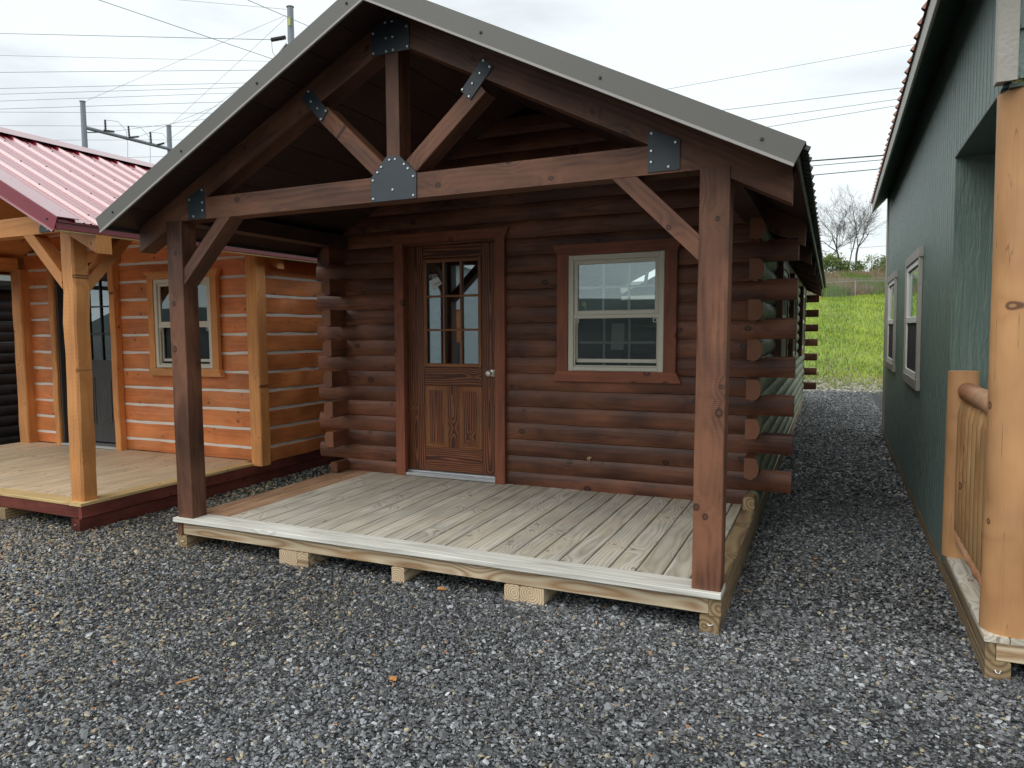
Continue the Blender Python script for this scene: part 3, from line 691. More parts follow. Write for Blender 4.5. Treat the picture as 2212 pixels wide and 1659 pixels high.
for (x0, x1, z0, z1, ax) in ((gx0, gx0 + .03, gz0, gz1, 'z'), (gx1 - .03, gx1, gz0, gz1, 'z'), (gx0 + .03, gx1 - .03, gz1 - .03, gz1, 'x'), (gx0 + .03, gx1 - .03, gz0, gz0 + .03, 'x')):
    mb.box(x0, x1, yl - .012, yl + .018, z0, z1, ax, ch=.007)
mb.build('glazing_frame', M['doorl'], dr)
iw = (gx1 - gx0 - .06) / 3; ih = (gz1 - gz0 - .06) / 3
for i in (1, 2):
    mb = MB(); x = gx0 + .03 + iw * i; mb.box(x - .009, x + .009, yl - .004, yl + .02, gz0 + .03, gz1 - .03, 'z', ch=.005); mb.build('muntin', M['doorl'], dr)
    mb = MB(); z = gz0 + .03 + ih * i; mb.box(gx0 + .03, gx1 - .03, yl - .006, yl + .017, z - .009, z + .009, 'x', ch=.005); mb.build('muntin', M['doorl'], dr)
mb = MB(); mb.box(gx0 + .01, gx1 - .01, yl + .022, yl + .026, gz0 + .01, gz1 - .01, 'z', ch=0); mb.build('glass_pane', M['glassd'], dr)
kx, kz = A_(1.533, .938)
mb = MB(); q = []
for (r, y) in ((.026, 0), (.026, -.006), (.012, -.010), (.012, -.028), (.022, -.036), (.027, -.046), (.026, -.058), (.018, -.066), (.006, -.068)): q.append((r, y))
vs = [(kx + r * math.cos(t * math.pi / 10), yl + y, kz + r * math.sin(t * math.pi / 10)) for r, y in q for t in range(20)]
mb.add(vs, [(k * 20 + i, k * 20 + (i + 1) % 20, (k + 1) * 20 + (i + 1) % 20, (k + 1) * 20 + i) for k in range(len(q) - 1) for i in range(20)] + [tuple(range((len(q) - 1) * 20, len(q) * 20))])
mb.box(kx + .0, kx + .036, yl - .004, yl + .001, kz - .028, kz + .030, 'z')
mb.build('door_knob', M['knob'], dr)
mb = MB(); mb.box(.672, 1.604, D - .045, yl + .045, .004, .03, 'x'); mb.box(.69, 1.59, D + .01, yl + .02, .0305, .047, 'x'); mb.build('door_sill', M['alu'], cab)
# jambs
mb = MB()
mb.box(.676, .699, D - .035, yl + .05, .03, 2.06, 'z'); mb.box(1.5815, 1.604, D - .035, yl + .05, .03, 2.06, 'z'); mb.box(.699, 1.5815, D - .035, yl + .05, 2.047, 2.06, 'x')
mb.build('door_jamb', M['stain'], cab)
yt = D - .052
def trimset(par, xl, xr, w_, zb, zt, head, fl=.035, name='door_trim', sill=None, y=yt, mat=None):
    mat = mat or M['trimw']
    for (a, b) in ((xl - w_, xl), (xr, xr + w_)):
        mb = MB(); mb.box(a, b, y, y + .05, zb, zt, 'z', ch=.003); mb.build(name, mat, par)
    mb = MB(); P = [(xl - w_, zt), (xr + w_, zt), (xr + w_ + fl, zt + head), (xl - w_ - fl, zt + head)]
    vs = [(x, yy, z) for yy in (y - .004, y + .05) for x, z in P]; off = random.uniform(0, 9)
    F = [(0, 1, 2, 3), (7, 6, 5, 4), (0, 4, 5, 1), (1, 5, 6, 2), (2, 6, 7, 3), (3, 7, 4, 0)]
    mb.add(vs, F, [(off + v[0], v[2] - zt - .03, v[1] - y + .04) for v in vs]); mb.build(name, mat, par)
    if sill:
        mb = MB(); P = [(xl - w_ - fl - .008, zb - sill), (xr + w_ + fl + .008, zb - sill), (xr + w_, zb), (xl - w_, zb)]
        vs = [(x, yy, z) for yy in (y - .006, y + .05) for x, z in P]
        mb.add(vs, F, [(off + 5 + v[0], v[2] - zb + .06, v[1] - y + .04) for v in vs]); mb.build(name, mat, par)
trimset(cab, mp_(.675, 0, yt)[0] + .005, mp_(1.566, 0, yt)[0], .092, .0, 2.061, .083)
# window ---------------------------------------------------------------
def window(par, x0, x1, z0, z1, y, name='window', grid=(3, 2), lower_screen=True, trim=None, mat=None):
    """single hung window in the xz plane facing -y; y = frame front"""
    mat = mat or M['clay']
    mb = MB(); f = .042
    for (a, b, c, d, ax) in ((x0, x0 + f, z0, z1, 'z'), (x1 - f, x1, z0, z1, 'z'), (x0 + f, x1 - f, z1 - f, z1, 'x'), (x0 + f, x1 - f, z0, z0 + f * .8, 'x')):
        mb.box(a, b, y, y + .07, c, d, ax, ch=.004)
    wn = mb.build(name, mat, par)
    zm = z0 + (z1 - z0) * .485; s = .032
    xa, xb = x0 + f, x1 - f
    mb = MB()
    for (a, b, c, d, ax) in ((xa, xa + s, zm, z1 - f, 'z'), (xb - s, xb, zm, z1 - f, 'z'), (xa + s, xb - s, z1 - f - s, z1 - f, 'x'), (xa + s, xb - s, zm, zm + .035, 'x')):
        mb.box(a, b, y + .018, y + .045, c, d, ax, ch=.004)
    mb.box(xa, xb, y + .012, y + .05, zm - .028, zm + .002, 'x', ch=.004)
    mb.build('upper_sash', mat, wn)
    mb = MB()
    for (a, b, c, d, ax) in ((xa, xa + .012, z0 + f * .8, zm - .028, 'z'), (xb - .012, xb, z0 + f * .8, zm - .028, 'z'), (xa + .012, xb - .012, z0 + f * .8, z0 + f * .8 + .012, 'x')):
        mb.box(a, b, y + .02, y + .03, c, d, ax, ch=.002)
    for xx in (xa + .014, xb - .042): 
        for (a, b, c, d) in ((xx, xx + .028, zm - .036, zm - .031), (xx, xx + .028, zm - .063, zm - .058), (xx, xx + .005, zm - .058, zm - .036), (xx + .023, xx + .028, zm - .058, zm - .036)): mb.box(a, b, y + .016, y + .021, c, d, 'x', ch=0)
    mb.build('screen_frame', mat, wn)
    mb = MB(); mb.box(xa + .012, xb - .012, y + .05, y + .075, z0 + .065, z0 + .095, 'x'); 
    mb.box(xa + .005, xa + .022, y + .05, y + .075, z0 + .095, zm - .03, 'z'); mb.box(xb - .022, xb - .005, y + .05, y + .075, z0 + .095, zm - .03, 'z')
    mb.build('lower_sash', mat, wn)
    for (za, zb, yy, m_) in ((zm + .035, z1 - f - s, y + .032, M['glass']), (z0 + f * .8, zm - .028, y + .062, M['screen'])):
        mb = MB(); mb.box(xa + s * .5, xb - s * .5, yy, yy + .003, za - .005, zb + .005, 'z', ch=0); mb.build('glass_pane', m_, wn)
        if grid:
            g_ = MB()
            for i in range(1, grid[0]):
                x = xa + s + (xb - xa - 2 * s) * i / grid[0]; g_.box(x - .0095, x + .0095, yy + .004, yy + .010, za, zb, 'z', ch=0)
            for j in range(1, grid[1]):
                z = za + (zb - za) * j / grid[1]; g_.box(xa + s, xb - s, yy + .0045, yy + .0095, z - .0095, z + .0095, 'x', ch=0)
            g_.build('muntin_grid', M['grille'], wn)
    return wn
yw = D - .045
a = mp_(2.212, .970, yw); b = mp_(2.967, 1.888, yw)
window(cab, a[0], b[0], a[1], b[1], yw)
trimset(cab, a[0] - .001, b[0] + .001, .092, a[1] + .0, b[1] + .002, .084, name='window_trim', sill=.084)
# side windows (face +x)
def sidewin(par, y0, y1, z0, z1, x, trimmat, framemat, glassm, tw=.09):
    mb = MB()
    for (a, b, c, d, ax) in ((y0, y0 + .05, z0, z1, 'z'), (y1 - .05, y1, z0, z1, 'z'), (y0 + .05, y1 - .05, z1 - .05, z1, 'y'), (y0 + .05, y1 - .05, z0, z0 + .05, 'y'), (y0 + .05, y1 - .05, (z0 + z1) / 2 - .03, (z0 + z1) / 2 + .03, 'y')):
        mb.box(min(x - .06, x), max(x - .06, x), a, b, c, d, ax)
    wn = mb.build('window', framemat, par)
    mb = MB(); mb.box(x - .035, x - .03, y0 + .04, y1 - .04, z0 + .04, z1 - .04, 'y', ch=0); mb.build('glass_pane', glassm, wn)
    for (a, b, c, d, ax) in ((y0 - tw, y0, z0, z1, 'z'), (y1, y1 + tw, z0, z1, 'z'), (y0 - tw - .03, y1 + tw + .03, z1, z1 + tw, 'y'), (y0 - tw - .03, y1 + tw + .03, z0 - tw, z0, 'y')):
        mb = MB(); mb.box(x - .06, x + .012, a, b, c, d, ax); mb.build('window_trim', trimmat, wn)
for (y0, y1) in ((3.55, 4.45), (5.85, 6.75), (9.0, 10.1)):
    sidewin(cab, y0, y1, .95, 1.83, 3.705, M['log'], M['clay'], M['glass'])
# deck -------------------------------------------------------------------
mb = MB(); mb.box(-.018, 3.664, -.038, .150, -.030, .0, 'x', seg=10, wob=.0008, pith=(.01, .05)); mb.build('edge_board', M['edge'], cab)
db = MB(); ds = MB(); x = 3.485
db.box(3.4935, 3.560, .154, 2.09, -.028, -.001, 'y', ch=.004, seg=7, wob=.0006)
i = 0
while x > .02:
    x0 = max(x - .1358, .001)
    tgt = ds if x0 < .20 else db
    zj = random.uniform(-.0012, .0012)
    tgt.box(x0, x, .154, 2.09, -.028 + zj, -.001 + zj, 'y', ch=.004, seg=7, wob=.0007)
    x -= .1442; i += 1
dk = db.build('deck_boards', M['deck'], cab); ds.build('stained_deck_boards', M['deckstain'], cab)
mb = MB(); mb.box(.043, 3.603, .0, .036, -.121, -.031, 'x', seg=6, wob=.0004, pith=(.02, .045)); mb.build('rim_joist', M['pine'], cab)
for (x0, x1, m_) in ((3.606, 3.664, 'pinew'), (.0, .04, 'stain')):
    mb = MB(); mb.box(x0, x1, -.012, YB, -.123, -.0312, 'y', ch=.006, seg=12, wob=.0008); mb.build('side_rim', M[m_], cab)
mb = MB(); mb.box(3.568, 3.666, .152, 2.06, -.0305, .001, 'y', ch=.008, seg=8, wob=.0014, pith=(.01, .05)); mb.build('deck_border', M['pinew'], cab)
for (x0, x1, m_) in ((-.018, .072, 'pinew'), (.90, 1.046, 'pine'), (1.049, 1.135, 'pine'), (1.762, 1.85, 'pine'), (2.503, 2.592, 'pine'), (2.595, 2.737, 'pine'), (3.562, 3.656, 'pinew')):
    mb = MB(); mb.box(x0, x1, -.004, YB, GZ - .004, -.125, 'y', ch=.006, pith=(random.uniform(-.02, .02), random.uniform(-.02, .02)), seg=4); sk = mb.build('skid', M[m_], cab)
    if x0 in (-.018, 3.562):
        s_ = MB(); xc = (x0 + x1) / 2; s_.tube([(xc - .008, -.006, -.168), (xc - .002, -.012, -.174), (xc + .012, -.012, -.172), (xc + .018, -.006, -.166)], .0022, 6); s_.build('staple', M['bolt'], sk)
# roof -------------------------------------------------------------------
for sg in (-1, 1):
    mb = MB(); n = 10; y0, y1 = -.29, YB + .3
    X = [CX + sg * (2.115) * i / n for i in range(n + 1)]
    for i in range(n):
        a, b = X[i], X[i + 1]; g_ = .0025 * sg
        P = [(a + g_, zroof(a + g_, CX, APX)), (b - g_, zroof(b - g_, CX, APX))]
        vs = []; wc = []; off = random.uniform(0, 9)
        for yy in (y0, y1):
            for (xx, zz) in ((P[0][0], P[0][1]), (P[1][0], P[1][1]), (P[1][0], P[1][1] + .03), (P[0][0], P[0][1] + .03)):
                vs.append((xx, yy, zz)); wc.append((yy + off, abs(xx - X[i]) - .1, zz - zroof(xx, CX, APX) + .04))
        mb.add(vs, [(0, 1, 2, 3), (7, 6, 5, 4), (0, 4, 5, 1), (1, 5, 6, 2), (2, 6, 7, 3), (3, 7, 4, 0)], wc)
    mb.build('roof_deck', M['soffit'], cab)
    xe = CX + sg * 2.165
    mb, nn = ribbed(xe, CX, zroof(xe, CX, APX) + .045, APX + .045, -.26, YB + .32)
    mb.build('metal_roof', M['roofm'], cab, ang=20)
    # rake trim: front face plus upper flange
    mb = MB(); XT = 2.115; t0, t1 = -.038, .070
    def zz(x, o): return zroof(x, CX, APX) + o
    xe1 = CX + sg * XT; xe2 = CX + sg * (XT + .042)
    # perpendicular end cut
    P = [(CX, zz(CX, t0)), (xe1, zz(xe1, t0)), (xe2, zz(xe2, t1)), (CX, zz(CX, t1))]
    mb.add([(x, yy, z) for yy in (-.304, -.296) for x, z in P], [(0, 1, 2, 3), (7, 6, 5, 4), (0, 4, 5, 1), (1, 5, 6, 2), (2, 6, 7, 3), (3, 7, 4, 0)])
    P = [(CX, zz(CX, t1 - .004)), (xe2, zz(xe2, t1 - .004)), (xe2, zz(xe2, t1)), (CX, zz(CX, t1))]
    mb.add([(x, yy, z) for yy in (-.2955, -.16) for x, z in P], [(0, 1, 2, 3), (7, 6, 5, 4), (0, 4, 5, 1), (1, 5, 6, 2), (2, 6, 7, 3), (3, 7, 4, 0)])
    rt = mb.build('rake_trim', M['rake'], cab, ang=20)
    mb = MB(); P = [(CX, zz(CX, t0 - .012)), (xe1 - sg * .004, zz(xe1, t0 - .012)), (xe1, zz(xe1, t0)), (CX, zz(CX, t0))]
    mb.add([(x, yy, z) for yy in (-.312, -.298) for x, z in P], [(0, 1, 2, 3), (7, 6, 5, 4), (0, 4, 5, 1), (1, 5, 6, 2), (2, 6, 7, 3), (3, 7, 4, 0)])
    mb.build('drip_lip', M['lip'], rt, ang=20)
    for dx in ((1.10 * .0 + .11, .74, 1.355, 1.987) if sg < 0 else (.68, 1.283, 1.986)):
        x = CX + sg * dx; child('screw', SCREW, rt, (x, -.305, zz(x, .012)), (math.pi / 2, 0, 0))
    # eave fascia strip
    mb = MB(); xe = CX + sg * 2.118; mb.box(min(xe, xe + sg * .012), max(xe, xe + sg * .012), -.28, YB + .3, zroof(xe, CX, APX) - .02, zroof(xe, CX, APX) + .034, 'y'); mb.build('eave_trim', M['roofm'], cab)
    # exposed rafter tails
    for yy in (2.07, 3.85, 5.5, 7.1, 8.7, 10.3, 12.0):
        mb = MB(); x0 = CX + sg * 1.70; x1 = CX + sg * 2.095
        P = [(x0, zz(x0, 0)), (x1, zz(x1, 0)), (x1, zz(x1, -.163)), (x0, zz(x0, -.163))]
        vs = [(x, y_, z) for y_ in (yy, yy + .09) for x, z in P]
        mb.add(vs, [(0, 1, 2, 3), (7, 6, 5, 4), (0, 4, 5, 1), (1, 5, 6, 2), (2, 6, 7, 3), (3, 7, 4, 0)], [(v[0] * 1.1, v[2], v[1] - yy) for v in vs]); mb.build('rafter_tail', M['stain'], cab)
mb = MB(); mb.add([(CX - .14, -.31, APX + .085 - .14 * SL), (CX, -.31, APX + .088), (CX + .14, -.31, APX + .085 - .14 * SL), (CX - .14, YB + .32, APX + .085 - .14 * SL), (CX, YB + .32, APX + .088), (CX + .14, YB + .32, APX + .085 - .14 * SL)], [(0, 1, 4, 3), (1, 2, 5, 4)]); mb.build('ridge_cap', M['roofm'], cab)

mb = MB(); mb.poly([(x_, D - .016, z_) for x_, z_ in ((2.38, .272), (2.40, .282), (2.42, .278), (2.412, .265), (2.403, .262), (2.40, .222), (2.395, .26), (2.388, .263), (2.384, .245), (2.382, .262))], .004, 1); mb.build('resin_streak', M['pinew'], cab)
# papers, tags and notes behind the glass
def sheet(name, pts, y, mat, label, cat, th=.0012):
    mb = MB(); mb.poly([(x, y, z) for x, z in pts], th, 1); o = mb.build(name, mat, None, loc=(pts[0][0], y, pts[0][1])); tag(o, label, cat); return o
yg = yw + .072
sheet('paper_note', [(2.56, 1.346), (2.662, 1.345), (2.655, 1.139), (2.553, 1.14)], yg, M['paper'], 'blank white paper sheet behind the lower pane of the dark cabin front window', 'paper')
sheet('paper_strip', [(2.823, 1.739), (2.849, 1.736), (2.836, 1.642), (2.81, 1.645)], yg - .024, M['paper'], 'narrow tilted white paper strip in the upper pane of the front window', 'paper')
sheet('price_sticker', [(2.326, 1.517), (2.358, 1.515), (2.358, 1.46), (2.348, 1.46), (2.347, 1.487), (2.326, 1.489)], yg - .024, M['yellow'], 'small yellow green sticker at the lower left of the upper window pane', 'sticker')
ygl = yl + .020
s1 = sheet('door_tag', [(0.916, 1.736), (1.003, 1.773), (1.041, 1.713), (0.956, 1.661)], ygl - .001, M['paper'], 'tilted white paper tag on the top left pane of the brown door', 'tag')
mb = MB(); a_ = (.961, 1.702); b_ = (1.027, 1.728); mb.bar((a_[0], ygl - .003, a_[1]), (b_[0], ygl - .003, b_[1]), .001, .006); c_ = mb.build('writing', M['ink'], s1)
# lettering on the door glass: O D L mirrored-looking logo
lt = bpy.data.curves.new('glass_lettering', 'FONT'); lt.body = 'ODL'; lt.size = .044; lt.extrude = .0005; lt.materials.append(M['paper'])
tmp = bpy.data.objects.new('glass_lettering_text', lt); me_ = bpy.data.meshes.new_from_object(tmp); bpy.data.objects.remove(tmp)
lo = bpy.data.objects.new('glass_lettering', me_); COL.objects.link(lo); lo.location = (.918, ygl - .0025, 1.765); lo.rotation_euler = (math.pi / 2, 0, 0)
tag(lo, 'pale ODL lettering on the top left glass pane of the brown door', 'lettering')
# ================================================================== ORANGE NEIGHBOUR CABIN
def xw(v): return v
nb = empty('hewn_log_cabin', (-2.82, 1.0, GZ), 'orange stained cabin of square hewn logs with white chinking and red metal roof', 'cabin')
NX, NA = -2.82, 3.115
def tbar(mb, p0, p1, w_, h_, up, **k): mb.ext(rect(w_, h_, .012), p0, p1, up, **k)
for (xb, xt) in ((-1.115, -1.081), (-4.50, -4.55)):
    mb = MB(); mb.ext(rect(.142, .142, .014), (xb, .10, 0.0), (xt, .10, 2.08), (1, 0, 0), seg=9, wob=.0022); mb.build('post', M['orangeb'], nb)
for sg in (-1, 1):
    mb = MB()
    def raft2(y0, y1, xa, xt, name='rafter'):
        mb = MB(); x0 = NX + sg * xa; x1 = NX + sg * xt; z = lambda x: NA - SL * abs(x - NX)
        P = [(x0, z(x0)), (x1, z(x1)), (x1, z(x1) - .163), (x0, z(x0) - .163)]
        vs = [(x, y_, zz_) for y_ in (y0, y1) for x, zz_ in P]; off = random.uniform(0, 9)
        mb.add(vs, [(0, 1, 2, 3), (7, 6, 5, 4), (0, 4, 5, 1), (1, 5, 6, 2), (2, 6, 7, 3), (3, 7, 4, 0)], [(off + v[0] * 1.1, (v[2] - z(v[0])) + .12, v[1] - y0 + .03) for v in vs]); return mb.build(name, M['orangeb'], nb)
    raft2(.03, .165, 0.0, 2.072)
    for yy in (2.165, 3.9, 5.6, 7.3, 9.0, 10.7, 12.0): raft2(yy, yy + .10, 1.66, 2.0, 'rafter_tail')
xa = (NA - .163 - 2.073) / SL; xb = (NA - .163 - 2.214) / SL
mb = MB(); P = [(NX - xa, 2.073), (NX + xa, 2.073), (NX + xb, 2.214), (NX - xb, 2.214)]
vs = [(x, y, z) for y in (.032, .163) for x, z in P]
mb.add(vs, [(0, 1, 2, 3), (7, 6, 5, 4), (0, 4, 5, 1), (1, 5, 6, 2), (2, 6, 7, 3), (3, 7, 4, 0)], [(v[0] + 3, v[2] - 2.1, v[1] + .03) for v in vs]); mb.build('tie_beam', M['orangeb'], nb)
kneex(-1.583, -1.462, 2.073, -1.155, .035, .16, nb, M['orangeb'])
kneex(-4.06, -4.18, 2.073, -4.48, .035, .16, nb, M['orangeb'])
kneey(.62, .50, 2.07, .172, -1.14, -1.03, nb, M['orangeb'])
for x0 in (-1.155, -4.62):
    mb = MB(); mb.box(x0, x0 + .138, .167, 1.93, 2.06, 2.19, 'y'); mb.build('side_beam', M['orangeb'], nb)
gusset(nb, [(-1.368, 2.30), (-1.213, 2.222), (-1.213, 2.083), (-1.368, 2.080)], [(-1.352, 2.135), (-1.27, 2.098), (-1.352, 2.19), (-1.352, 2.26)], y=.022)
mb = MB(); mb.bar((-2.82, .1, 2.2), (-2.82, .1, 2.95), .13, .09, (1, 0, 0)); mb.build('king_post', M['orangeb'], nb)
# front wall of hewn boards and chinking
NYW, ZK, HK = D, .133, .1918
def hewn(mb, p0, p1, zc, h, up=(0, 0, 1)): mb.ext(rect(.05, h, .006), p0, p1, up, seg=max(2, int((Vector(p1) - Vector(p0)).length / .14)), wob=.0022)
mb = MB(); ck = MB(); ND = (-3.95, -3.01, 2.09); NW = (-2.335, -1.545, .93, 1.87)
k = -1
while k < 16:
    z0 = ZK + HK * (k) + .0135; z1 = ZK + HK * (k + 1) - .0135
    z0 = max(z0, .004) if k < 0 else z0
    zc = (z0 + z1) / 2
    xm_ = min(1.83, (NA - z1) / SL - .01)
    if xm_ > .1:
        sp = [(NX - xm_, NX + xm_)]
        if zc < ND[2]: sp = [(NX - xm_, ND[0]), (ND[1], NX + xm_)]
        if NW[2] - .06 < zc < NW[3] + .03 and z0 > .85: sp = [sp[0], (ND[1], NW[0]), (NW[1], NX + xm_)]
        for a, b in sp:
            if b - a > .05: hewn(mb, (a, NYW + .025, zc), (b, NYW + .025, zc), zc, z1 - z0)
            xm2 = min(1.83, (NA - z1 - .03) / SL - .01)
    zc2 = z1 + .0135
    if xm_ > .3:
        sp = [(NX - xm_ + .06, NX + xm_ - .06)]
        if zc2 < ND[2]: sp = [(sp[0][0], ND[0]), (ND[1], sp[0][1])]
        if NW[2] - .02 < zc2 < NW[3] + .02: sp = [sp[0], (ND[1], NW[0]), (NW[1], sp[-1][1])]
        for a, b in sp: ck.box(a, b, NYW + .006, NYW + .05, zc2 - .018, zc2 + .018, 'x', ch=.002)
    k += 1
fw = mb.build('front_wall', M['orange'], nb); ck.build('chinking', M['chink'], fw)
# side walls
for xs_, sg in ((-.98, 1), (-4.66, -1)):
    mb = MB(); ck = MB()
    for k in range(-1, 10):
        z0 = ZK + HK * k + .0135; z1 = z0 + HK - .027
        if k < 0: z0 = -.02
        hewn(mb, (xs_ - sg * .025, NYW + .02, (z0 + z1) / 2), (xs_ - sg * .025, YB, (z0 + z1) / 2), 0, z1 - z0)
        if k < 9: ck.box(xs_ - sg * .05 if sg > 0 else xs_ + .006, xs_ - .006 if sg > 0 else xs_ + .05, NYW + .02, YB, z1 - .004, z1 + .031, 'y', ch=.002)
    sw_ = mb.build('side_wall', M['orange'], nb); ck.build('chinking', M['chink'], sw_)
mb = MB(); mb.box(-4.63, -1.02, YB - .1, YB, -.02, 2.1, 'x'); mb.build('rear_wall', M['orange'], nb)
for (a, b) in ((-1.035, -.893), (-4.645, -4.475)):
    mb = MB(); mb.ext(rect(.142, b - a, .012), ((a + b) / 2, 2.0, -.024), ((a + b) / 2, 2.0, 2.06), (1, 0, 0), seg=8, wob=.002); mb.build('corner_post', M['orangeb'], nb)
# door
for (a, b) in ((-4.02, -3.935), (-3.01, -2.925)):
    mb = MB(); mb.ext(rect(.09, b - a, .008), ((a + b) / 2, 2.0, .0), ((a + b) / 2, 2.0, 2.09), (1, 0, 0), seg=10, wob=.003); mb.build('door_trim', M['orangeb'], nb)
mb = MB(); mb.box(-4.06, -2.89, 1.955, 2.045, 2.091, 2.19, 'x'); mb.build('door_trim', M['orangeb'], nb)
mb = MB(); yy = 2.13
mb.box(-3.90, -3.04, yy, yy + .04, .05, 1.0, 'z', pith=(0, .03)); mb.box(-3.90, -3.76, yy, yy + .04, 1.0, 2.05, 'z'); mb.box(-3.18, -3.04, yy, yy + .04, 1.0, 2.05, 'z'); mb.box(-3.76, -3.18, yy, yy + .04, 1.92, 2.05, 'x')
nd_ = mb.build('door', M['doorg'], nb)
for (a, b) in ((-3.74, -3.51), (-3.43, -3.20)):
    mb = MB(); mb.box(a, b, yy - .008, yy + .001, .25, .80, 'z', ch=.004); mb.box(a + .03, b - .03, yy - .016, yy - .007, .28, .77, 'z', ch=.007); mb.build('door_panel', M['doorg'], nd_)
for x in (-3.57, -3.37):
    mb = MB(); mb.box(x - .008, x + .008, yy + .005, yy + .02, 1.0, 1.92, 'z'); mb.build('muntin', M['doorg'], nd_)
for z in (1.3, 1.61):
    mb = MB(); mb.box(-3.76, -3.18, yy + .006, yy + .019, z - .008, z + .008, 'x'); mb.build('muntin', M['doorg'], nd_)
mb = MB(); mb.box(-3.77, -3.17, yy + .024, yy + .028, .99, 1.93, 'z', ch=0); mb.build('glass_pane', M['glassd'], nd_)
mb = MB(); mb.tube([(-3.10, yy, .97), (-3.10, yy - .04, .97), (-3.10, yy - .06, .97)], [.012, .014, .026], 12); mb.build('door_knob', M['knob'], nd_)
mb = MB(); mb.box(-3.935, -3.90, 1.99, 2.17, .03, 2.09, 'z'); mb.box(-3.04, -3.01, 1.99, 2.17, .03, 2.09, 'z'); mb.box(-3.90, -3.04, 1.99, 2.17, 2.05, 2.09, 'x'); mb.build('door_jamb', M['doorg'], nb)
mb = MB(); mb.box(-3.935, -3.01, 1.96, 2.17, .003, .032, 'x'); mb.build('door_sill', M['alu'], nb)
# window (outer frame then trim)
window(nb, -2.348, -1.545, .935, 1.868, 1.985)
trimset(nb, -2.350, -1.543, .085, .932, 1.870, .075, name='window_trim', sill=.08, y=1.975, mat=M['orangeb'])
# deck
mb = MB(); mb.box(-4.66, -1.145, -.025, .115, -.024, .0, 'x', seg=8, wob=.0006); mb.build('edge_board', M['edge2'], nb)
mb = MB(); mb.box(-1.14, -1.0, -.025, 1.95, -.024, .001, 'y', seg=8, wob=.0006); mb.build('edge_board', M['edge2'], nb)
mb = MB(); x = -1.146
while x > -4.6:
    mb.box(max(x - .136, -4.66), x, .119, 2.06, -.024, -.001, 'y', seg=4, wob=.0005); x -= .1405
mb.build('deck_boards', M['deck2'], nb)
mb = MB(); mb.box(-4.66, -1.042, -.018, .02, -.118, -.0245, 'x', seg=8, wob=.001); mb.build('rim_joist', M['redrim'], nb)
for x0 in (-1.0405, -4.66):
    mb = MB(); mb.box(x0, x0 + .036, -.018, YB, -.118, -.0245, 'y', seg=12, wob=.001); mb.build('side_rim', M['redrim'], nb)
for x0 in (-1.103, -2.012, -2.9, -3.8, -4.65):
    mb = MB(); mb.box(x0, x0 + .092, -.035, YB, GZ - .004, -.121, 'y', ch=.005); sk = mb.build('skid', M['redrim'] if x0 < -4 or x0 > -1.2 else M['pinew'], nb)
    if x0 > -1.2:
        s_ = MB(); s_.tube([(-1.075, -.037, -.178), (-1.065, -.042, -.172), (-1.045, -.042, -.162)], .0025, 6); s_.build('staple', M['bolt'], sk)
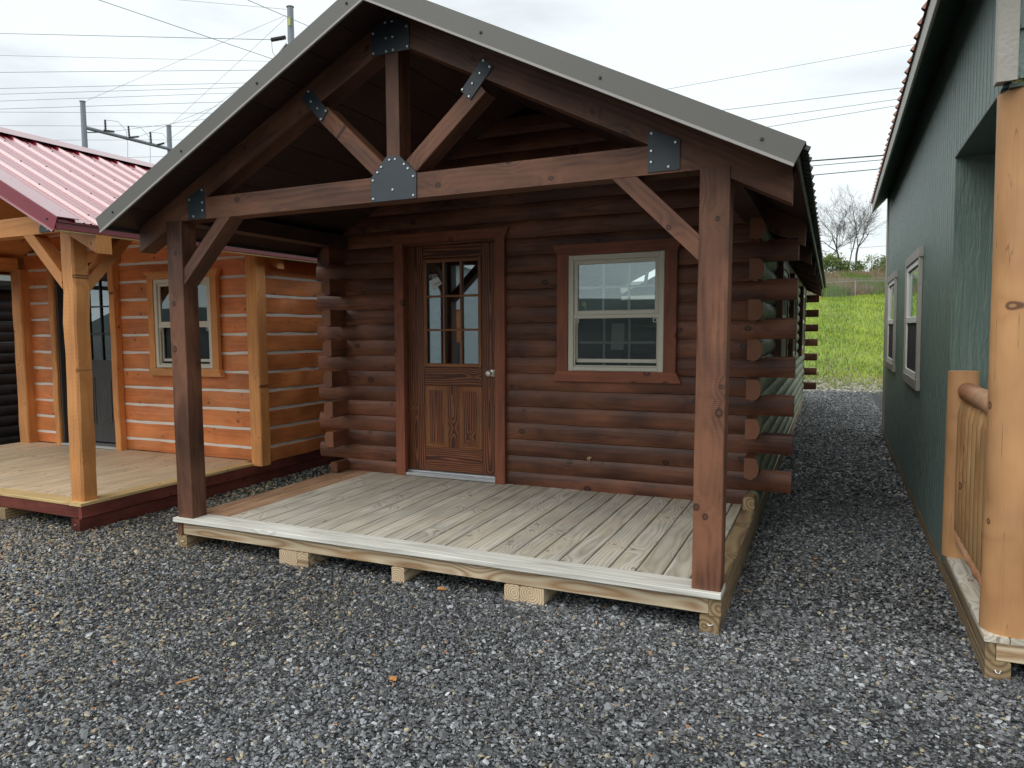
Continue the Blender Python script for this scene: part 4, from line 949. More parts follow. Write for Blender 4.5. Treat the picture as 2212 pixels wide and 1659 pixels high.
# roof
for sg in (-1, 1):
    z = lambda x: NA - SL * abs(x - NX)
    mb = MB(); X0, X1 = NX, NX + sg * 2.066
    vs = [(x, y, z(x) + o) for y in (-.28, YB + .3) for x, o in ((X0, 0), (X1, 0), (X1, .014), (X0, .014))]
    mb.add(vs, [(0, 1, 2, 3), (7, 6, 5, 4), (0, 4, 5, 1), (1, 5, 6, 2), (2, 6, 7, 3), (3, 7, 4, 0)], [(v[1], v[0] * .3, .05) for v in vs]); mb.build('roof_deck', M['orangeb'] , nb)
    xe = NX + sg * 2.10; mb, nn = ribbed(xe, NX, z(xe) + .05, NA + .05, -.20, YB + .32); sh = mb.build('metal_roof', M['red'], nb, ang=20)
    if sg > 0:
        for d_ in (.14, .74, 1.34, 1.94):
            for j in range(16):
                x = xe - d_ * .892; child('screw', SCREW, sh, (x, -.20 + .2286 * j + .023 + .0, z(x) + .05 + .021), (0, .47, 0))
    mb = MB(); P = [(NX, z(NX) - .038), (X1, z(X1) - .038), (X1 + sg * .042, z(X1 + sg * .042) + .075), (NX, z(NX) + .075)]
    mb.add([(x, yy, zz_) for yy in (-.304, -.296) for x, zz_ in P], [(0, 1, 2, 3), (7, 6, 5, 4), (0, 4, 5, 1), (1, 5, 6, 2), (2, 6, 7, 3), (3, 7, 4, 0)])
    rt = mb.build('rake_trim', M['redtrim'], nb, ang=20)
    mb = MB(); P = [(NX, z(NX) + .074), (X1 + sg * .042, z(X1 + sg * .042) + .072), (X1 + sg * .042, z(X1 + sg * .042) + .078), (NX, z(NX) + .080)]
    mb.add([(x, yy, zz_) for yy in (-.3045, -.13) for x, zz_ in P], [(0, 1, 2, 3), (7, 6, 5, 4), (0, 4, 5, 1), (1, 5, 6, 2), (2, 6, 7, 3), (3, 7, 4, 0)]); mb.build('trim_flange', M['red'], rt, ang=20)
    mb = MB(); P = [(NX, z(NX) - .052), (X1 - sg * .004, z(X1) - .050), (X1, z(X1) - .036), (NX, z(NX) - .038)]
    mb.add([(x, yy, zz_) for yy in (-.314, -.298) for x, zz_ in P], [(0, 1, 2, 3), (7, 6, 5, 4), (0, 4, 5, 1), (1, 5, 6, 2), (2, 6, 7, 3), (3, 7, 4, 0)]); mb.build('drip_lip', M['red'], rt, ang=20)
    for d_ in (2.0, 1.35, .7): child('screw', SCREW, rt, (NX + sg * d_, -.305, z(NX + d_) + .012), (math.pi / 2, 0, 0))
    mb = MB(); mb.box(min(X1, X1 + sg * .012), max(X1, X1 + sg * .012), -.29, YB + .3, z(X1) - .026, z(X1) + .046, 'y'); mb.box(min(X1 + sg * .012, X1 + sg * .03), max(X1 + sg * .012, X1 + sg * .03), -.29, YB + .3, z(X1) + .02, z(X1) + .030, 'y'); mb.build('eave_trim', M['red'], nb)
    mb = MB(); mb.box(min(X1 - sg * .02, X1 + sg * .004), max(X1 - sg * .02, X1 + sg * .004), -.27, YB + .3, z(X1) - .040, z(X1) - .027, 'y'); mb.build('plywood_edge', M['edge2'], nb)
mb = MB(); mb.add([(NX - .15, -.31, NA + .09 - .15 * SL), (NX, -.31, NA + .10), (NX + .15, -.31, NA + .09 - .15 * SL), (NX - .15, YB + .32, NA + .09 - .15 * SL), (NX, YB + .32, NA + .10), (NX + .15, YB + .32, NA + .09 - .15 * SL)], [(0, 1, 4, 3), (1, 2, 5, 4)]); mb.build('ridge_cap', M['red'], nb)

# ================================================================== BLACK CABIN at far left
bk = empty('dark_log_cabin', (-7.5, 4.0, GZ), 'near black stained log cabin seen edge on beyond the orange cabin', 'cabin')
mb = MB()
for k in range(-1, 14): log_y(mb, 2.05, 10.0, -5.65, .02 + k * .1388, .1388)
mb.build('side_wall', M['black'], bk)
mb = MB()
for k in range(-1, 14): log_x(mb, -9.3, -5.68, 2.09, .02 + k * .1388, .1388)
mb.build('front_wall', M['black'], bk)
mb = MB()
for sg in (-1, 1):
    vs = [(x, y, zz_) for y in (0., 10.3) for x, zz_ in ((-7.48, 2.95), (-7.48 + sg * 2.1, 1.93), (-7.48 + sg * 2.1, 1.99), (-7.48, 3.02))]
    mb.add(vs, [(0, 1, 2, 3), (7, 6, 5, 4), (0, 4, 5, 1), (1, 5, 6, 2), (2, 6, 7, 3), (3, 7, 4, 0)])
mb.build('roof', M['roofm'], bk)
mb = MB(); mb.box(-9.3, -5.65, .0, 10.0, -.19, -.12, 'x'); mb.build('deck', M['black'], bk)
mb = MB()
for x in (-5.74, -9.29): mb.box(x, x + .09, .0, 10.0, GZ - .004, -.191, 'y')
mb.build('skid', M['black'], bk)

# ================================================================== GREEN CABIN on the right
gr = empty('green_cabin', (4.745, 0, GZ), 'dark green panel sided cabin with beige trim and round cedar porch posts', 'cabin', rz=-.0064)
GX = 4.745
gr.rotation_euler = (0, -.0167, -.0064)
def gpanels(mb, y0, y1, z0, z1, holes=()):
    y = y0
    while y < y1 - .01:
        yb = min(y + .1016, y1); zs = [(z0, z1)]
        for (a, b, c, d) in holes:
            if y + .05 > a and y + .05 < b: zs = [(z0, c), (d, z1)]
        for (c, d) in zs: mb.ext([(-.008, c), (.008, c), (.008, d), (-.008, d)][::1] if False else rect(.030, yb - y - .006, .012), (GX + .015, (y + yb) / 2, c), (GX + .015, (y + yb) / 2, d), (0, 1, 0))
        y += .1016
mb = MB(); WN = [(3.22, 4.42), (6.05, 7.3)]
gpanels(mb, 1.43, 8.25, -.115, 3.12, [(a, b, .86, 1.86) for a, b in WN]); gpanels(mb, .04, 1.43, 2.275, 3.12)
mb.box(GX + .024, GX + .0285, 1.435, 8.25, -.11, .86, 'z', ch=0); mb.box(GX + .024, GX + .0285, .05, 8.25, 2.28, 3.1, 'z', ch=0)
for a_, b_ in ((1.435, 3.08), (4.22, 5.75), (6.95, 8.5)): mb.box(GX + .024, GX + .0285, a_, b_, .86, 2.28, 'z', ch=0)
mb.build('side_wall', M['green'], gr)
mb = MB(); x = GX + .016
while x < 7.7:
    mb.ext(rect(.0155, .2, .006), (x + .1, 1.437, -.03), (x + .1, 1.437, 2.275), (1, 0, 0)); x += .203
mb.build('front_wall', M['green'], gr)
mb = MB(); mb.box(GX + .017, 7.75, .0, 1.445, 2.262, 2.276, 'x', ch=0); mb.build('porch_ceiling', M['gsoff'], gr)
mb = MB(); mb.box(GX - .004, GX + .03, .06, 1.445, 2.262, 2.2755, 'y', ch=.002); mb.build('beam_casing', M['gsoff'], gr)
mb = MB(); z = 2.29
while z < 4.0:
    mb.add([(4.787, -.012, z), (7.7, -.012, z), (7.7, .004, z + .2), (4.787, .004, z + .2), (4.787, .01, z), (7.7, .01, z)], [(0, 1, 2, 3), (0, 4, 5, 1)]); z += .195
mb.build('gable_siding', M['green'], gr)
mb = MB(); mb.box(GX - .032, GX + .040, -.022, .0, 2.285, 3.2, 'z'); mb.box(GX - .032, GX - .002, .0005, .05, 2.285, 3.12, 'z'); mb.build('corner_trim', M['taupe'], gr)
mb = MB(); mb.box(GX - .012, GX + .012, 7.96, 8.252, -.115, 3.1, 'z'); mb.build('corner_trim', M['taupe'], gr)
mb = MB(); mb.box(7.68, 7.7, 1.445, 8.25, -.1, 3.1, 'y'); mb.build('far_side_wall', M['green'], gr)
mb = MB(); mb.box(GX + .02, 7.68, 7.98, 8.25, -.1, 3.1, 'x'); mb.build('rear_wall', M['green'], gr)
for (a, b) in WN:
    z0, z1 = .875, 1.845
    mb = MB()
    for (y0, y1, c, d, ax) in ((a, a + .045, z0, z1, 'z'), (b - .045, b, z0, z1, 'z'), (a + .045, b - .045, z1 - .045, z1, 'y'), (a + .045, b - .045, z0, z0 + .045, 'y'), (a + .045, b - .045, 1.33, 1.385, 'y')):
        mb.box(GX - .018, GX + .04, y0, y1, c, d, ax)
    wn = mb.build('window', M['grille'], gr)
    mb = MB(); mb.box(GX + .0, GX + .004, a + .03, b - .03, z0 + .03, z1 - .03, 'z', ch=0); mb.build('glass_pane', M['glass'], wn)
    mb = MB(); mb.box(GX - .006, GX - .004, a + .046, b - .046, z0 + .046, 1.329, 'z', ch=0); mb.build('insect_screen', M['dark'], wn)
    for (y0, y1, c, d, ax) in ((a - .075, a - .001, z0, z1, 'z'), (b + .001, b + .075, z0, z1, 'z'), (a - .09, b + .09, z1 + .001, z1 + .08, 'y'), (a - .09, b + .09, z0 - .08, z0 - .001, 'y')):
        mb = MB(); mb.box(GX - .03, GX - .001, y0, y1, c, d, ax); mb.build('window_trim', M['taupe'], wn)
# deck and skids
mb = MB(); mb.box(GX - .005, GX + .085, -.01, 1.428, -.052, -.024, 'y', ch=.004, seg=5, wob=.001); mb.build('edge_board', M['deck'], gr)
mb = MB(); x = GX + .089
while x < 7.6: mb.box(x, x + .138, -.008, 1.428, -.052, -.025, 'y'); x += .142
mb.build('deck_boards', M['deck'], gr)
mb = MB(); mb.box(GX + .041, 7.66, .0, .036, -.134, -.053, 'x', pith=(.0, .03)); mb.build('rim_joist', M['pine'], gr)
mb = MB(); mb.box(GX + .002, GX + .038, -.004, 8.25, -.134, -.053, 'y', seg=10, wob=.001); mb.build('side_rim', M['pinew'], gr)
for x0 in (GX + .002, 5.9, 7.5):
    mb = MB(); mb.box(x0, x0 + .092, -.006, 8.25, GZ - .004, -.135, 'y', ch=.005); sk = mb.build('skid', M['pine'] if x0 > 5 else M['pinew'], gr)
    if x0 < 5:
        s_ = MB(); s_.tube([(GX + .038, -.008, -.172), (GX + .042, -.014, -.182), (GX + .052, -.014, -.184), (GX + .059, -.008, -.172)], .0024, 6); s_.build('staple', M['bolt'], sk)
# porch posts and rail
mb = MB(); mb.tube([(4.852, .112, -.024), (4.853, .112, .3), (4.852, .112, 1.0), (4.853, .112, 1.7), (4.852, .112, 2.262)], [.114, .111, .110, .112, .114], 40); mb.build('post', M['cedar'], gr)
mb = MB(); mb.tube([(7.5, .112, -.024), (7.5, .112, 2.262)], .112, 24); mb.build('post', M['cedar'], gr)
mb = MB(); mb.tube([(4.800, 1.30, -.024), (4.800, 1.30, .5), (4.800, 1.30, 1.045)], [.080, .077, .075], 30); mb.build('rail_post', M['cedar'], gr)
mb = MB(); n = 14; mb.tube([(4.808 + random.gauss(0, .0015), 1.265 - i * 1.05 / n, .935 + random.gauss(0, .002)) for i in range(n + 1)], [.032, .048] + [.050 + random.gauss(0, .0015) for i in range(n - 1)], 18); mb.build('hand_rail', M['cedar2'], gr)
mb = MB(); mb.tube([(4.808 + random.gauss(0, .0015), 1.265 - i * 1.05 / n, .105 + random.gauss(0, .002)) for i in range(n + 1)], [.028, .040] + [.044 + random.gauss(0, .0015) for i in range(n - 1)], 18); mb.build('bottom_rail', M['cedar2'], gr)
for i in range(8):
    y = 1.10 - i * .125; mb = MB(); mb.tube([(4.810, y, .12), (4.810, y, .17), (4.810, y, .5), (4.810, y, .82), (4.810, y, .87), (4.810, y, .925)], [.024, .056, .058, .056, .046, .016], 14); mb.build('baluster', M['cedar3'], gr)
# eave, fascia and gambrel roof
EX = 4.572
mb = MB(); mb.box(EX - .016, EX, -.35, 8.25, 2.865, 2.995, 'y'); mb.build('fascia', M['taupe'], gr)
mb = MB(); vs = [(x, y, z_) for y in (-.3, 8.22) for x, z_ in ((EX, 2.870), (GX, 3.055), (GX, 3.08), (EX, 2.90))]
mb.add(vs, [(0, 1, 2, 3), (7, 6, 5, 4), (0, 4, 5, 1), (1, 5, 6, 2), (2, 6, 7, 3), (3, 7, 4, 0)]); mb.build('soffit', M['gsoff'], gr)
mb, nn = ribbed(EX - .03, 5.39, 2.985, 3.98, -.34, 8.28, rib=.021, minor=False); mb.build('metal_roof', M['copper'], gr, ang=20)
mb, nn = ribbed(5.38, 6.2, 3.97, 4.35, -.34, 8.28, rib=.02, minor=False); mb.build('metal_roof', M['copper'], gr, ang=20)
mb, nn = ribbed(7.93, 6.2, 2.95, 4.35, -.34, 8.28, rib=.02, minor=False); mb.build('metal_roof', M['copper'], gr, ang=20)
mb = MB(); mb.poly([(EX - .02, -.36, 2.86), (EX - .03, -.36, 3.0), (5.34, -.36, 3.99), (6.2, -.36, 4.37), (6.2, -.36, 4.22), (5.42, -.36, 3.86), (EX + .1, -.36, 2.86)], .02, 1); mb.build('rake_trim', M['taupe'], gr)

# ================================================================== OVERHEAD LINES AND POLES
def steelpole(mb, x, y, z1, r0, r1, z0=-.3, n=14):
    mb.tube([(x, y, z0), (x, y, z0 + (z1 - z0) * .5), (x, y, z1 - .05), (x, y, z1 - .04), (x, y, z1)], [r0, (r0 + r1) / 2, r1, r1 * 1.25, r1 * 1.25], n)
hf = empty('h_frame_pole', (-53, 46, GZ), 'galvanised two legged power pole with slanted crossbar above the red roof', 'power pole')
for (x, y, z) in ((-54.0, 42.0, 21.2), (-52.1, 49.7, 20.7)):
    mb = MB(); steelpole(mb, x, y, z, .36, .22); mb.build('pole', M['steel'], hf)
mb = MB(); mb.tube([(-53.9, 42.1, 19.0), (-51.9, 49.9, 18.5)], .15, 10); mb.tube([(-53.95, 42.1, 18.6), (-53.6, 43.6, 18.93)], .05, 6); mb.build('crossbar', M['steel'], hf)
for p, q_ in (((-52.75, 43.16, 19.75), (-52.68, 43.11, 18.77)), ((-52.6, 45.48, 19.75), (-52.5, 45.44, 18.75)), ((-52.38, 47.72, 19.7), (-52.28, 47.68, 18.76)), ((-52.63, 42.9, 18.80), (-51.9, 43.33, 18.70)), ((-52.31, 45.3, 18.69), (-51.7, 45.79, 18.80)), ((-52.0, 48.15, 18.6), (-51.4, 48.38, 18.74))):
    p = Vector(p); q_ = Vector(q_); mb = MB(); n = 14; mb.tube([p.lerp(q_, i / n) for i in range(n + 1)], [.06 if i % 2 else .11 for i in range(n + 1)], 8); mb.build('insulator', M['porc'], hf)
for p in ((-52.75, 43.16, 19.75), (-52.6, 45.48, 19.75), (-52.38, 47.72, 19.7)):
    x, y, z = p; mb = MB(); mb.tube([(x, y, z), (x + .9, y + .6, z - .1), (x + 1.5, y + .9, z - .9), (x + 1.6, y + .9, z - 2.2), (x + 1.5, y + .8, z - 4.5)], .018, 5); mb.build('jumper_cable', M['wire'], hf)
p2 = empty('steel_pole', (-31.8, 42.3, GZ), 'tall galvanised utility pole with a yellow number strip rising behind the brown gable', 'power pole')
mb = MB(); steelpole(mb, -31.8, 42.3, 24.85, .36, .23); mb.build('pole', M['steel'], p2)
mb = MB(); mb.box(-31.72, -31.60, 41.93, 42.03, 23.42, 23.98, 'z'); mb.build('number_strip', M['yellow'], p2)
for p, q_ in (((-33.6, 42.36, 22.87), (-32.3, 42.2, 22.75)), ((-33.0, 42.3, 21.6), (-32.1, 42.2, 22.2))):
    p = Vector(p); q_ = Vector(q_); mb = MB(); n = 16; mb.tube([p.lerp(q_, i / n) for i in range(n + 1)], [.06 if i % 2 else .16 for i in range(n + 1)], 8); mb.build('insulator', M['porc'], p2)
mb = MB(); mb.tube([(-33.6, 42.3, 22.85), (-33.55, 42.3, 22.0), (-33.2, 42.3, 21.5), (-32.9, 42.3, 21.4)], .02, 5); mb.build('jumper_cable', M['wire'], p2)
WIRES = [
 ((-69.5, 45.29, 30.64), (-33.63, 42.31, 22.86), .030, 1, 0, 'overhead cable ending at the dark insulator on the tall steel pole'),
 ((-75.39, 49.08, 30.7), (-50.01, 61.76, 29.83), .022, 1, 1, 'second nearly level overhead cable down from the top, left of the gable'),
 ((-69.37, 44.97, 26.85), (-46.65, 56.4, 26.84), .028, 1, 1, 'third level overhead cable from the top, left of the gable'),
 ((-69.32, 44.84, 25.28), (-47.86, 55.66, 25.6), .026, 1, 1, 'upper of three close level cables over the two legged pole'),
 ((-73.27, 47.42, 25.99), (-51.07, 58.63, 26.45), .026, 1, 1, 'middle of three close level cables over the two legged pole'),
 ((-77.21, 49.98, 26.51), (-54.54, 61.46, 27.16), .026, 1, 1, 'cable passing exactly across the left leg top of the two legged pole'),
 ((-69.25, 44.66, 23.27), (-49.51, 54.65, 23.78), .026, 1, 1, 'cable crossing the left leg just below its top'),
 ((-85.1, 55.12, 27.67), (-62.43, 66.5, 27.31), .028, 1, 1, 'cable crossing the left leg midway between its top and the crossbar'),
 ((-85.05, 54.99, 26.06), (-63.9, 65.6, 25.77), .028, 1, 1, 'cable crossing both legs level with the crossbar left end'),
 ((-91.69, 62.97, 26.87), (-73.17, 72.27, 26.72), .026, .2, 1, 'level cable passing below the crossbar middle'),
 ((-31.07, 25.21, 18.88), (-28.12, 35.65, 18.56), .022, 1, 1, 'cable slanting down to the right across the whole left sky'),
 ((-24.02, 28.75, 18.8), (-26.18, 36.84, 20.63), .022, 1, 1, 'slanting cable passing in front of the tall steel pole top'),
 ((-50.73, 50.38, 31.99), (-32.05, 42.17, 24.67), .018, .5, 0, 'thin cable meeting the top of the tall steel pole from the upper left'),
 ((-53.64, 42.2, 21.29), (-32.04, 42.13, 24.25), .014, 0, 0, 'faint cable from the left leg top up to the tall steel pole'),
 ((-51.95, 49.74, 20.72), (-32.03, 42.11, 24.06), .014, 0, 0, 'faint cable from the right leg top up to the tall steel pole'),
 ((-52.5, 43.65, 18.86), (-45.2, 47.43, 19.87), .018, 0, 1, 'cable leaving the first crossbar insulator to the right'),
 ((-52.09, 46.11, 18.9), (-45.17, 49.9, 21.9), .018, 0, 1, 'cable leaving the middle crossbar insulator to the right'),
 ((-52.06, 48.93, 18.86), (-44.53, 50.31, 22.84), .018, 0, 1, 'cable leaving the last crossbar insulator to the right'),
 ((-64.14, 53.63, 19.8), (-59.44, 56.0, 19.91), .022, 0, 1, 'short low cable just above the red roof ridge'),
 ((-7.72, 59.58, 20.29), (9.19, 68.42, 23.55), .02, 1, 1, 'topmost cable in the sky between the brown and green cabins'),
 ((-3.44, 61.56, 18.6), (8.67, 67.82, 20.17), .026, 1, 1, 'second cable from the top between the brown and green cabins'),
 ((-1.44, 62.49, 17.82), (8.29, 67.53, 19.26), .026, 1, 1, 'third cable from the top between the brown and green cabins'),
 ((-0.09, 63.12, 17.3), (8.17, 67.42, 18.74), .026, 1, 1, 'fourth cable from the top between the brown and green cabins'),
 ((2.55, 46.95, 11.14), (6.62, 49.03, 11.45), .05, 2, 2, 'thick black cable above the bare trees'),
 ((2.56, 46.93, 10.84), (6.58, 48.99, 11.19), .026, 2, 2, 'thin black cable right under the thick one above the bare trees'),
 ((2.62, 46.9, 10.29), (6.44, 48.86, 10.65), .032, 2, 2, 'lowest black cable above the bare trees'),
 ((9.55, 157.76, 15.94), (12.58, 159.3, 16.17), .04, 1, 1, 'faint distant cable low beside the bare trees')]
for a, b, r, e0, e1, lab in WIRES:
    a = Vector(a); b = Vector(b); d = b - a; a2 = a - d * e0; b2 = b + d * e1; mb = MB()
    mb.tube([a2.lerp(b2, i / 10) for i in range(11)], r * .8, 5)
    o = mb.build('overhead_wire', M['bwire'] if 'black' in lab else M['wire'], None, loc=a2); tag(o, lab, 'cable', 'overhead wires')

# ================================================================== FENCES, TREES, BUSHES
def fence(name, y0, x0, x1, hgt, post, label, arms=True, slope=.4):
    e = empty(name, ((x0 + x1) / 2, y0, terr(0, y0)), label, 'fence')
    n = int((x1 - x0) / post); P = [(x0 + i * post, y0 + slope * (i * post), 0) for i in range(n + 1)]
    Z = [terr(p[0], p[1]) + 0 for p in P]
    for p, z in zip(P, Z):
        mb = MB(); mb.tube([(p[0], p[1], z - .3), (p[0], p[1], z + hgt + .05)], .05, 8)
        if arms: mb.tube([(p[0], p[1], z + hgt), (p[0] + .1, p[1] - .25, z + hgt + .35)], .02, 6)
        mb.build('fence_post', M['chain'], e)
    mb = MB(); mb.tube([(p[0], p[1], z + hgt) for p, z in zip(P, Z)], .035, 6); mb.build('top_rail', M['chain'], e)
    if arms:
        for k in range(3):
            mb = MB(); f = .35 + .3 * k; mb.tube([(p[0] + .1 * f, p[1] - .25 * f, z + hgt + .35 * f) for p, z in zip(P, Z)], .010, 4); mb.build('barbed_wire', M['chain'], e)
    mb = MB(); s = .16
    for (p, z), (q, zq) in zip(zip(P, Z), list(zip(P, Z))[1:]):
        dv = Vector((q[0] - p[0], q[1] - p[1], zq - z)); m_ = int(post / s)
        for i in range(m_):
            for dr_ in (-1, 1):
                t0 = i / m_; t1 = t0 + dr_ * hgt / post * .55
                z0_, z1_ = 0, hgt
                if t1 > 1: z1_ = hgt * (1 - t0) / (t1 - t0); t1 = 1
                if t1 < 0: z1_ = hgt * t0 / (t0 - t1); t1 = 0
                a = Vector(p) + dv * t0 + Vector((0, 0, z)); b = Vector(p) + dv * t1 + Vector((0, 0, z + z1_)); a.z += .02
                mb.tube([a, b], .006, 3)
    mb.build('chain_mesh', M['chain'], e)
fence('chain_link_fence', 79.5, -3.0, 24.0, 1.75, 3.05, 'galvanised chain link fence with barbed wire arms behind the grass bank')
fence('chain_link_fence', 122.0, -6.0, 30.0, 1.75, 3.05, 'thin grey wire fence at the top of the far slope below the bare trees', arms=False)
def tree(x, y, h, lean, label, seed, trunk_h=.35, spread=1.0, r=.16):
    random.seed(seed); z = terr(x, y) - .2
    e = empty('bare_tree', (x, y, z), label, 'tree', 'bare trees on the far slope')
    T = MB(); B = MB()
    def grow(mb, p, d, ln, r, lvl):
        n = 4; pts = [p]; rad = [r]
        for i in range(n):
            d = (d + Vector((random.gauss(0, .09), random.gauss(0, .09), random.gauss(.03, .06)))).normalized()
            p = p + d * (ln / n); pts.append(p); rad.append(r * (1 - .42 * (i + 1) / n) if lvl else r * (1 - .25 * (i + 1) / n))
        mb.tube(pts, [max(q, .009 if lvl > 3 else .016) for q in rad], 7 if lvl < 2 else 4)
        if lvl >= 5: return
        kids = {0: 3, 1: 4, 2: 4, 3: 4, 4: 2}[lvl]
        for c in range(kids):
            k = random.choice((2, 3, 4)) if (lvl and c) else 4
            bd = d.cross(Vector((random.gauss(0, 1), random.gauss(0, 1), random.gauss(0, 1)))).normalized()
            ang = random.uniform(.30, .95) * spread
            nd = (d * math.cos(ang) + bd * math.sin(ang)); nd.z += .05; nd.normalize()
            grow(B, pts[k], nd, ln * random.uniform(.55, .85) * (1.15 if lvl == 0 else 1), rad[k] * random.uniform(.52, .78), lvl + 1)
    grow(T, Vector((x, y, z)), Vector((lean, 0, 1)).normalized(), h * trunk_h, r, 0)
    T.build('trunk', M['bark'], e); B.build('crown', M['twig'], e)
tree(3.1, 129, 11.5, .0, 'slim leftmost bare tree next to the cabin roof edge', 3, .27, .9, .12)
tree(5.5, 130.3, 13.0, -.03, 'bare tree with a thick forked grey trunk left of the tallest one', 5, .30, 1.0, .18)
tree(6.05, 130.8, 12.0, .04, 'thin bare tree squeezed between the two thicker trunks', 8, .30, .8, .11)
tree(6.95, 131.1, 15.0, .10, 'tallest bare tree with a straight brown trunk leaning right', 14, .30, 1.0, .18)
random.seed(21)
def bush(name, x, y, r, h, n, mat, label, cat, grp=None, sz=.09, stems=6):
    z = terr(x, y); e = empty(name, (x, y, z), label, cat, grp); mb = MB(); sb = MB()
    for i in range(stems):
        a = random.uniform(0, 6.28); sb.tube([(x, y, z - .1), (x + .5 * r * math.cos(a), y + .5 * r * math.sin(a), z + h * .5), (x + r * .9 * math.cos(a), y + r * .9 * math.sin(a), z + h * random.uniform(.7, 1.15))], [.03, .02, .008], 4)
    sb.build('stem', M['twig'], e)
    C_ = [(random.gauss(0, .45), random.gauss(0, .45), random.uniform(.15, .9)) for _ in range(14)]
    for i in range(n):
        c = random.choice(C_); px, py, pz = (x + r * (c[0] + random.gauss(0, .2)), y + r * (c[1] + random.gauss(0, .2)), z + h * max(0, c[2] + random.gauss(0, .16)))
        s = sz * random.uniform(.6, 1.5); v = [Vector((random.gauss(0, s), random.gauss(0, s), random.gauss(0, s))) for _ in range(3)]
        mb.add([(px + q.x, py + q.y, pz + q.z) for q in v], [(0, 1, 2)])
    mb.build('foliage', mat, e)
bush('bush', 3.6, 125.5, 1.7, 2.7, 2400, M['leaf'], 'dense green bush at the foot of the leftmost bare tree', 'bush', sz=.10)
bush('bush', 5.5, 126.5, 1.3, 1.9, 1200, M['leaf'], 'loose green bush around the trunks of the middle bare trees', 'bush', sz=.09)
bush('bush', 7.6, 127, 1.0, 1.6, 900, M['leaf'], 'small airy green bush right of the tallest bare tree', 'bush', sz=.09)
bush('bush', 10.0, 124, 1.5, 2.1, 1300, M['leaf'], 'rounded green shrub on the skyline beside the green cabin', 'bush', sz=.09, stems=14)
bush('dry_shrub', 10.8, 123.5, 1.6, 1.0, 1200, M['leaf2'], 'low brown dry shrub on the skyline at the green cabin wall', 'bush', sz=.09)
# dry weeds on the slope behind the near fence: uncountable
def weeds():
    n = 26000; x = RNG.uniform(-2, 16, n); y = RNG.uniform(83, 112, n); z = np.array([terr(a, b) for a, b in zip(x, y)])
    hh = RNG.uniform(.15, .65, n) * (1 + .8 * (y < 92)); q = RNG.uniform(.5, 1.2, n)
    pn = np.sin(x * .9 + y * .35) * np.sin(x * .37 - y * .22) > .1
    C = np.c_[q * .30, q * .24, q * .15]; C[pn] = (np.c_[q * .15, q * .24, q * .05])[pn]
    o = scatter('dry_weeds', np.c_[x, y, z + hh * .3], np.c_[hh * .35, hh * .35, hh], np.c_[RNG.normal(0, .35, n), RNG.normal(0, .35, n), RNG.uniform(0, 6.28, n)], C, inst_mat('dry weed stalks', .8, .1), 'blade')
    tag(o, 'tangled tan and green weeds on the far slope behind the chain link fence', 'weeds', kind='stuff')
weeds()
mb = MB(); mb.tube([(3.25, 63.4, 2.9), (3.25, 63.4, 3.3), (3.25, 63.4, 3.31)], [.22, .14, .14], 12, mi=0); mb.tube([(3.25, 63.4, 3.31), (3.25, 63.4, 3.5)], [.14, .08], 12, mi=1); mb.tube([(3.25, 63.4, 3.5), (3.25, 63.4, 3.8)], [.10, .04], 12, mi=1)
o = mb.build('marker', [M['white'], M['cone']], None, loc=(3.25, 63.4, 2.9)); tag(o, 'small orange and white marker at the bank top by the rear log ends', 'marker')

# ------------------------------------------------------------------ single stones and chips one can pick out
def rock(name, x, y, sx, sy, sz, rz, mat, label, cat, seed):
    random.seed(seed); bm = bmesh.new(); bmesh.ops.create_icosphere(bm, subdivisions=2, radius=1.0)
    cuts = [(Vector((random.gauss(0, 1), random.gauss(0, 1), random.gauss(0, 1))).normalized(), random.uniform(.5, .8)) for _ in range(9)]
    for v in bm.verts:
        for nrm, dd in cuts:
            t = v.co.dot(nrm)
            if t > dd: v.co -= nrm * (t - dd)
        v.co = Vector((v.co.x * sx, v.co.y * sy, v.co.z * sz))
    me = bpy.data.meshes.new(name); bm.to_mesh(me); bm.free(); me.materials.append(mat)
    o = bpy.data.objects.new(name, me); COL.objects.link(o); o.location = (x, y, GZ + .012 + sz * .6); o.rotation_euler = (.1, .05, rz); tag(o, label, cat)
st = {k: plain(k + ' stone', c, .7, var=.15, scale=30., bump=.4) for k, c in (('orange', (.52, .23, .07)), ('tan', (.55, .46, .28)), ('white', (.66, .66, .64)), ('slate', (.03, .034, .04)))}
rock('stone', 2.118, -.03, .028, .018, .010, .3, st['orange'], 'flat rusty orange stone in front of the double skid', 'stone', 1)
rock('stone', 2.457, -1.149, .024, .020, .012, 1.2, st['orange'], 'bright yellowish orange stone in the middle of the foreground gravel', 'stone', 2)
rock('stone', 1.929, -1.189, .015, .013, .010, .8, st['white'], 'bright white stone in the foreground left of centre', 'stone', 3)
rock('stone', 1.42, -.95, .013, .012, .008, .8, st['white'], 'small white stone in front of the left deck half', 'stone', 4)
rock('stone', 1.679, -1.263, .034, .014, .008, .5, st['slate'], 'long black slate shard in the left foreground', 'stone', 5)
mb = MB(); mb.bar((1.645, -1.60, GZ + .025), (1.70, -1.52, GZ + .03), .006, .005); o = mb.build('wood_splinter', st['orange'], None, loc=(1.67, -1.56, GZ)); tag(o, 'thin orange brown wood splinter lying on the left foreground gravel', 'splinter')

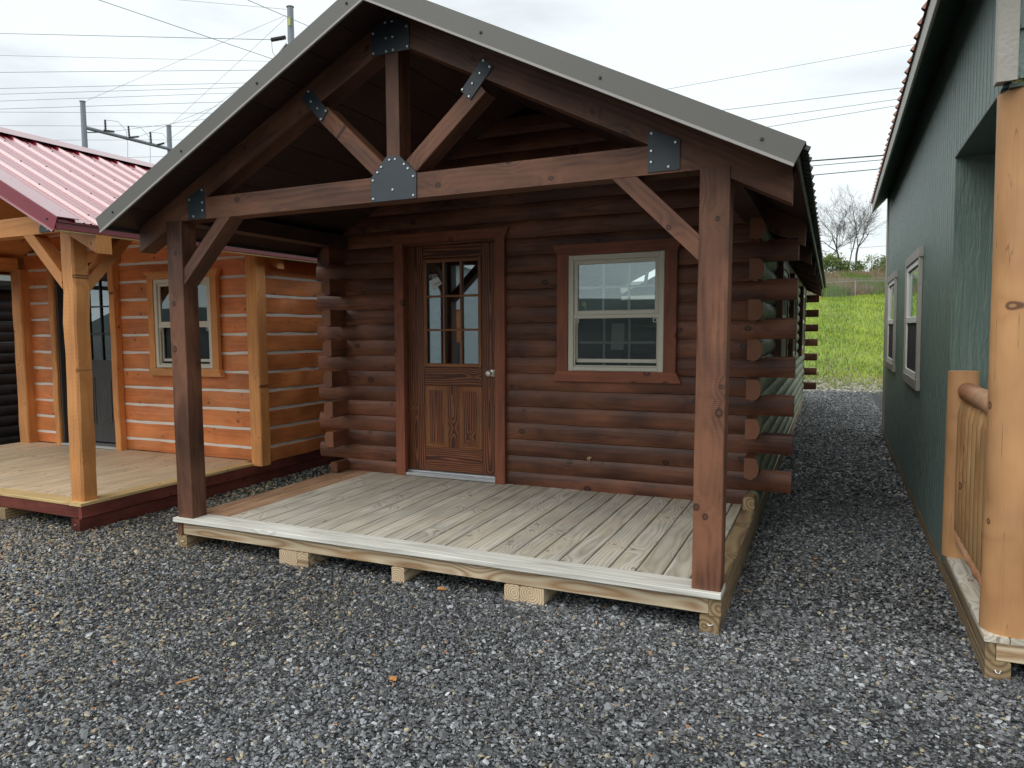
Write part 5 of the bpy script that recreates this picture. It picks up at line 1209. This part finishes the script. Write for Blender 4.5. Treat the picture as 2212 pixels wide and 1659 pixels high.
# ------------------------------------------------------------------ what stands behind the photographer (seen in the panes)
random.seed(40)
mb = MB(); xs2 = np.linspace(-420, 420, 60); vs = []
for j, yy in enumerate((-300, -340, -420)):
    for x in xs2: vs.append((x, yy, -2 if j == 0 else (15 + 3 * math.sin(x * .011 + 1) + 2 * math.sin(x * .031)) * (1.0 if j == 1 else 1.25)))
mb.add(vs, [(j * 60 + i, j * 60 + i + 1, (j + 1) * 60 + i + 1, (j + 1) * 60 + i) for j in range(2) for i in range(59)])
o = mb.build('hills', plain('wooded ridge', (.05, .065, .06), .9, var=.2, scale=.05), ang=180); tag(o, 'long wooded ridge across the yard from the cabins', 'hill', kind='structure')

# pale cabin across the yard, mirrored in the door panes
ac = empty('pale_cabin', (-7.3, -16, GZ), 'pale grey cabin with orange door across the yard, seen only mirrored in the brown door', 'cabin')
mb = MB(); mb.box(-10.8, -7.75, -15.2, -15.0, GZ + .1, 2.5, 'z', ch=0); mb.box(-6.95, -4.6, -15.2, -15.0, GZ + .1, 2.5, 'z', ch=0); mb.box(-7.75, -6.95, -15.2, -15.0, 2.0, 2.5, 'z', ch=0); mb.box(-10.8, -4.6, -19.0, -18.9, GZ + .1, 2.5, 'z', ch=0)
for x in (-10.8, -4.7): mb.box(x, x + .1, -18.9, -15.21, GZ + .1, 2.5, 'y', ch=0)
mb.poly([(-10.8, -15.0, 2.5), (-4.6, -15.0, 2.5), (-7.7, -15.0, 3.7)], -.1, 1); mb.build('wall', plain('pale grey siding', (.72, .74, .75), .6), ac)
mb = MB(); mb.box(-7.74, -6.96, -15.15, -15.05, .9, 1.99, 'z'); mb.build('door', M['orange'], ac)
mb = MB(); mb.box(-7.74, -6.96, -15.15, -15.05, GZ + .1, .89, 'z'); mb.build('door_base', plain('slate blue panel', (.05, .07, .10), .5), ac)
mb = MB()
for sg in (-1, 1): mb.add([(-7.7, -14.7, 3.75), (-7.7 + sg * 3.4, -14.7, 2.42), (-7.7 + sg * 3.4, -19.2, 2.42), (-7.7, -19.2, 3.75)], [(0, 1, 2, 3)])
mb.build('roof', M['roofm'], ac)
# lattice pylon on the ridge side, mirrored in the front window
py = empty('lattice_pylon', (-34, -75, GZ), 'steel lattice pylon across the yard, seen only mirrored in the front window', 'pylon')
mb = MB(); px, py_, h = -34, -75, 19
c = [(-1, -1), (1, -1), (1, 1), (-1, 1)]
wd = lambda z: 2.2 * (1 - z / h) + .35
for z0 in range(0, 19, 2):
    z1 = z0 + 2
    for i in range(4):
        a = c[i]; b = c[(i + 1) % 4]; P = lambda q, z: (px + q[0] * wd(z), py_ + q[1] * wd(z), z)
        mb.tube([P(a, z0), P(a, z1)], .10, 4); mb.tube([P(a, z0), P(b, z1)], .06, 4); mb.tube([P(b, z0), P(a, z1)], .06, 4)
for z, l in ((12, 5), (15, 4.2), (18, 3)):
    mb.tube([(px - l, py_, z), (px, py_, z + .6), (px + l, py_, z)], .10, 4); mb.tube([(px - l, py_, z), (px + l, py_, z)], .08, 4)
mb.build('lattice', M['steel'], py)
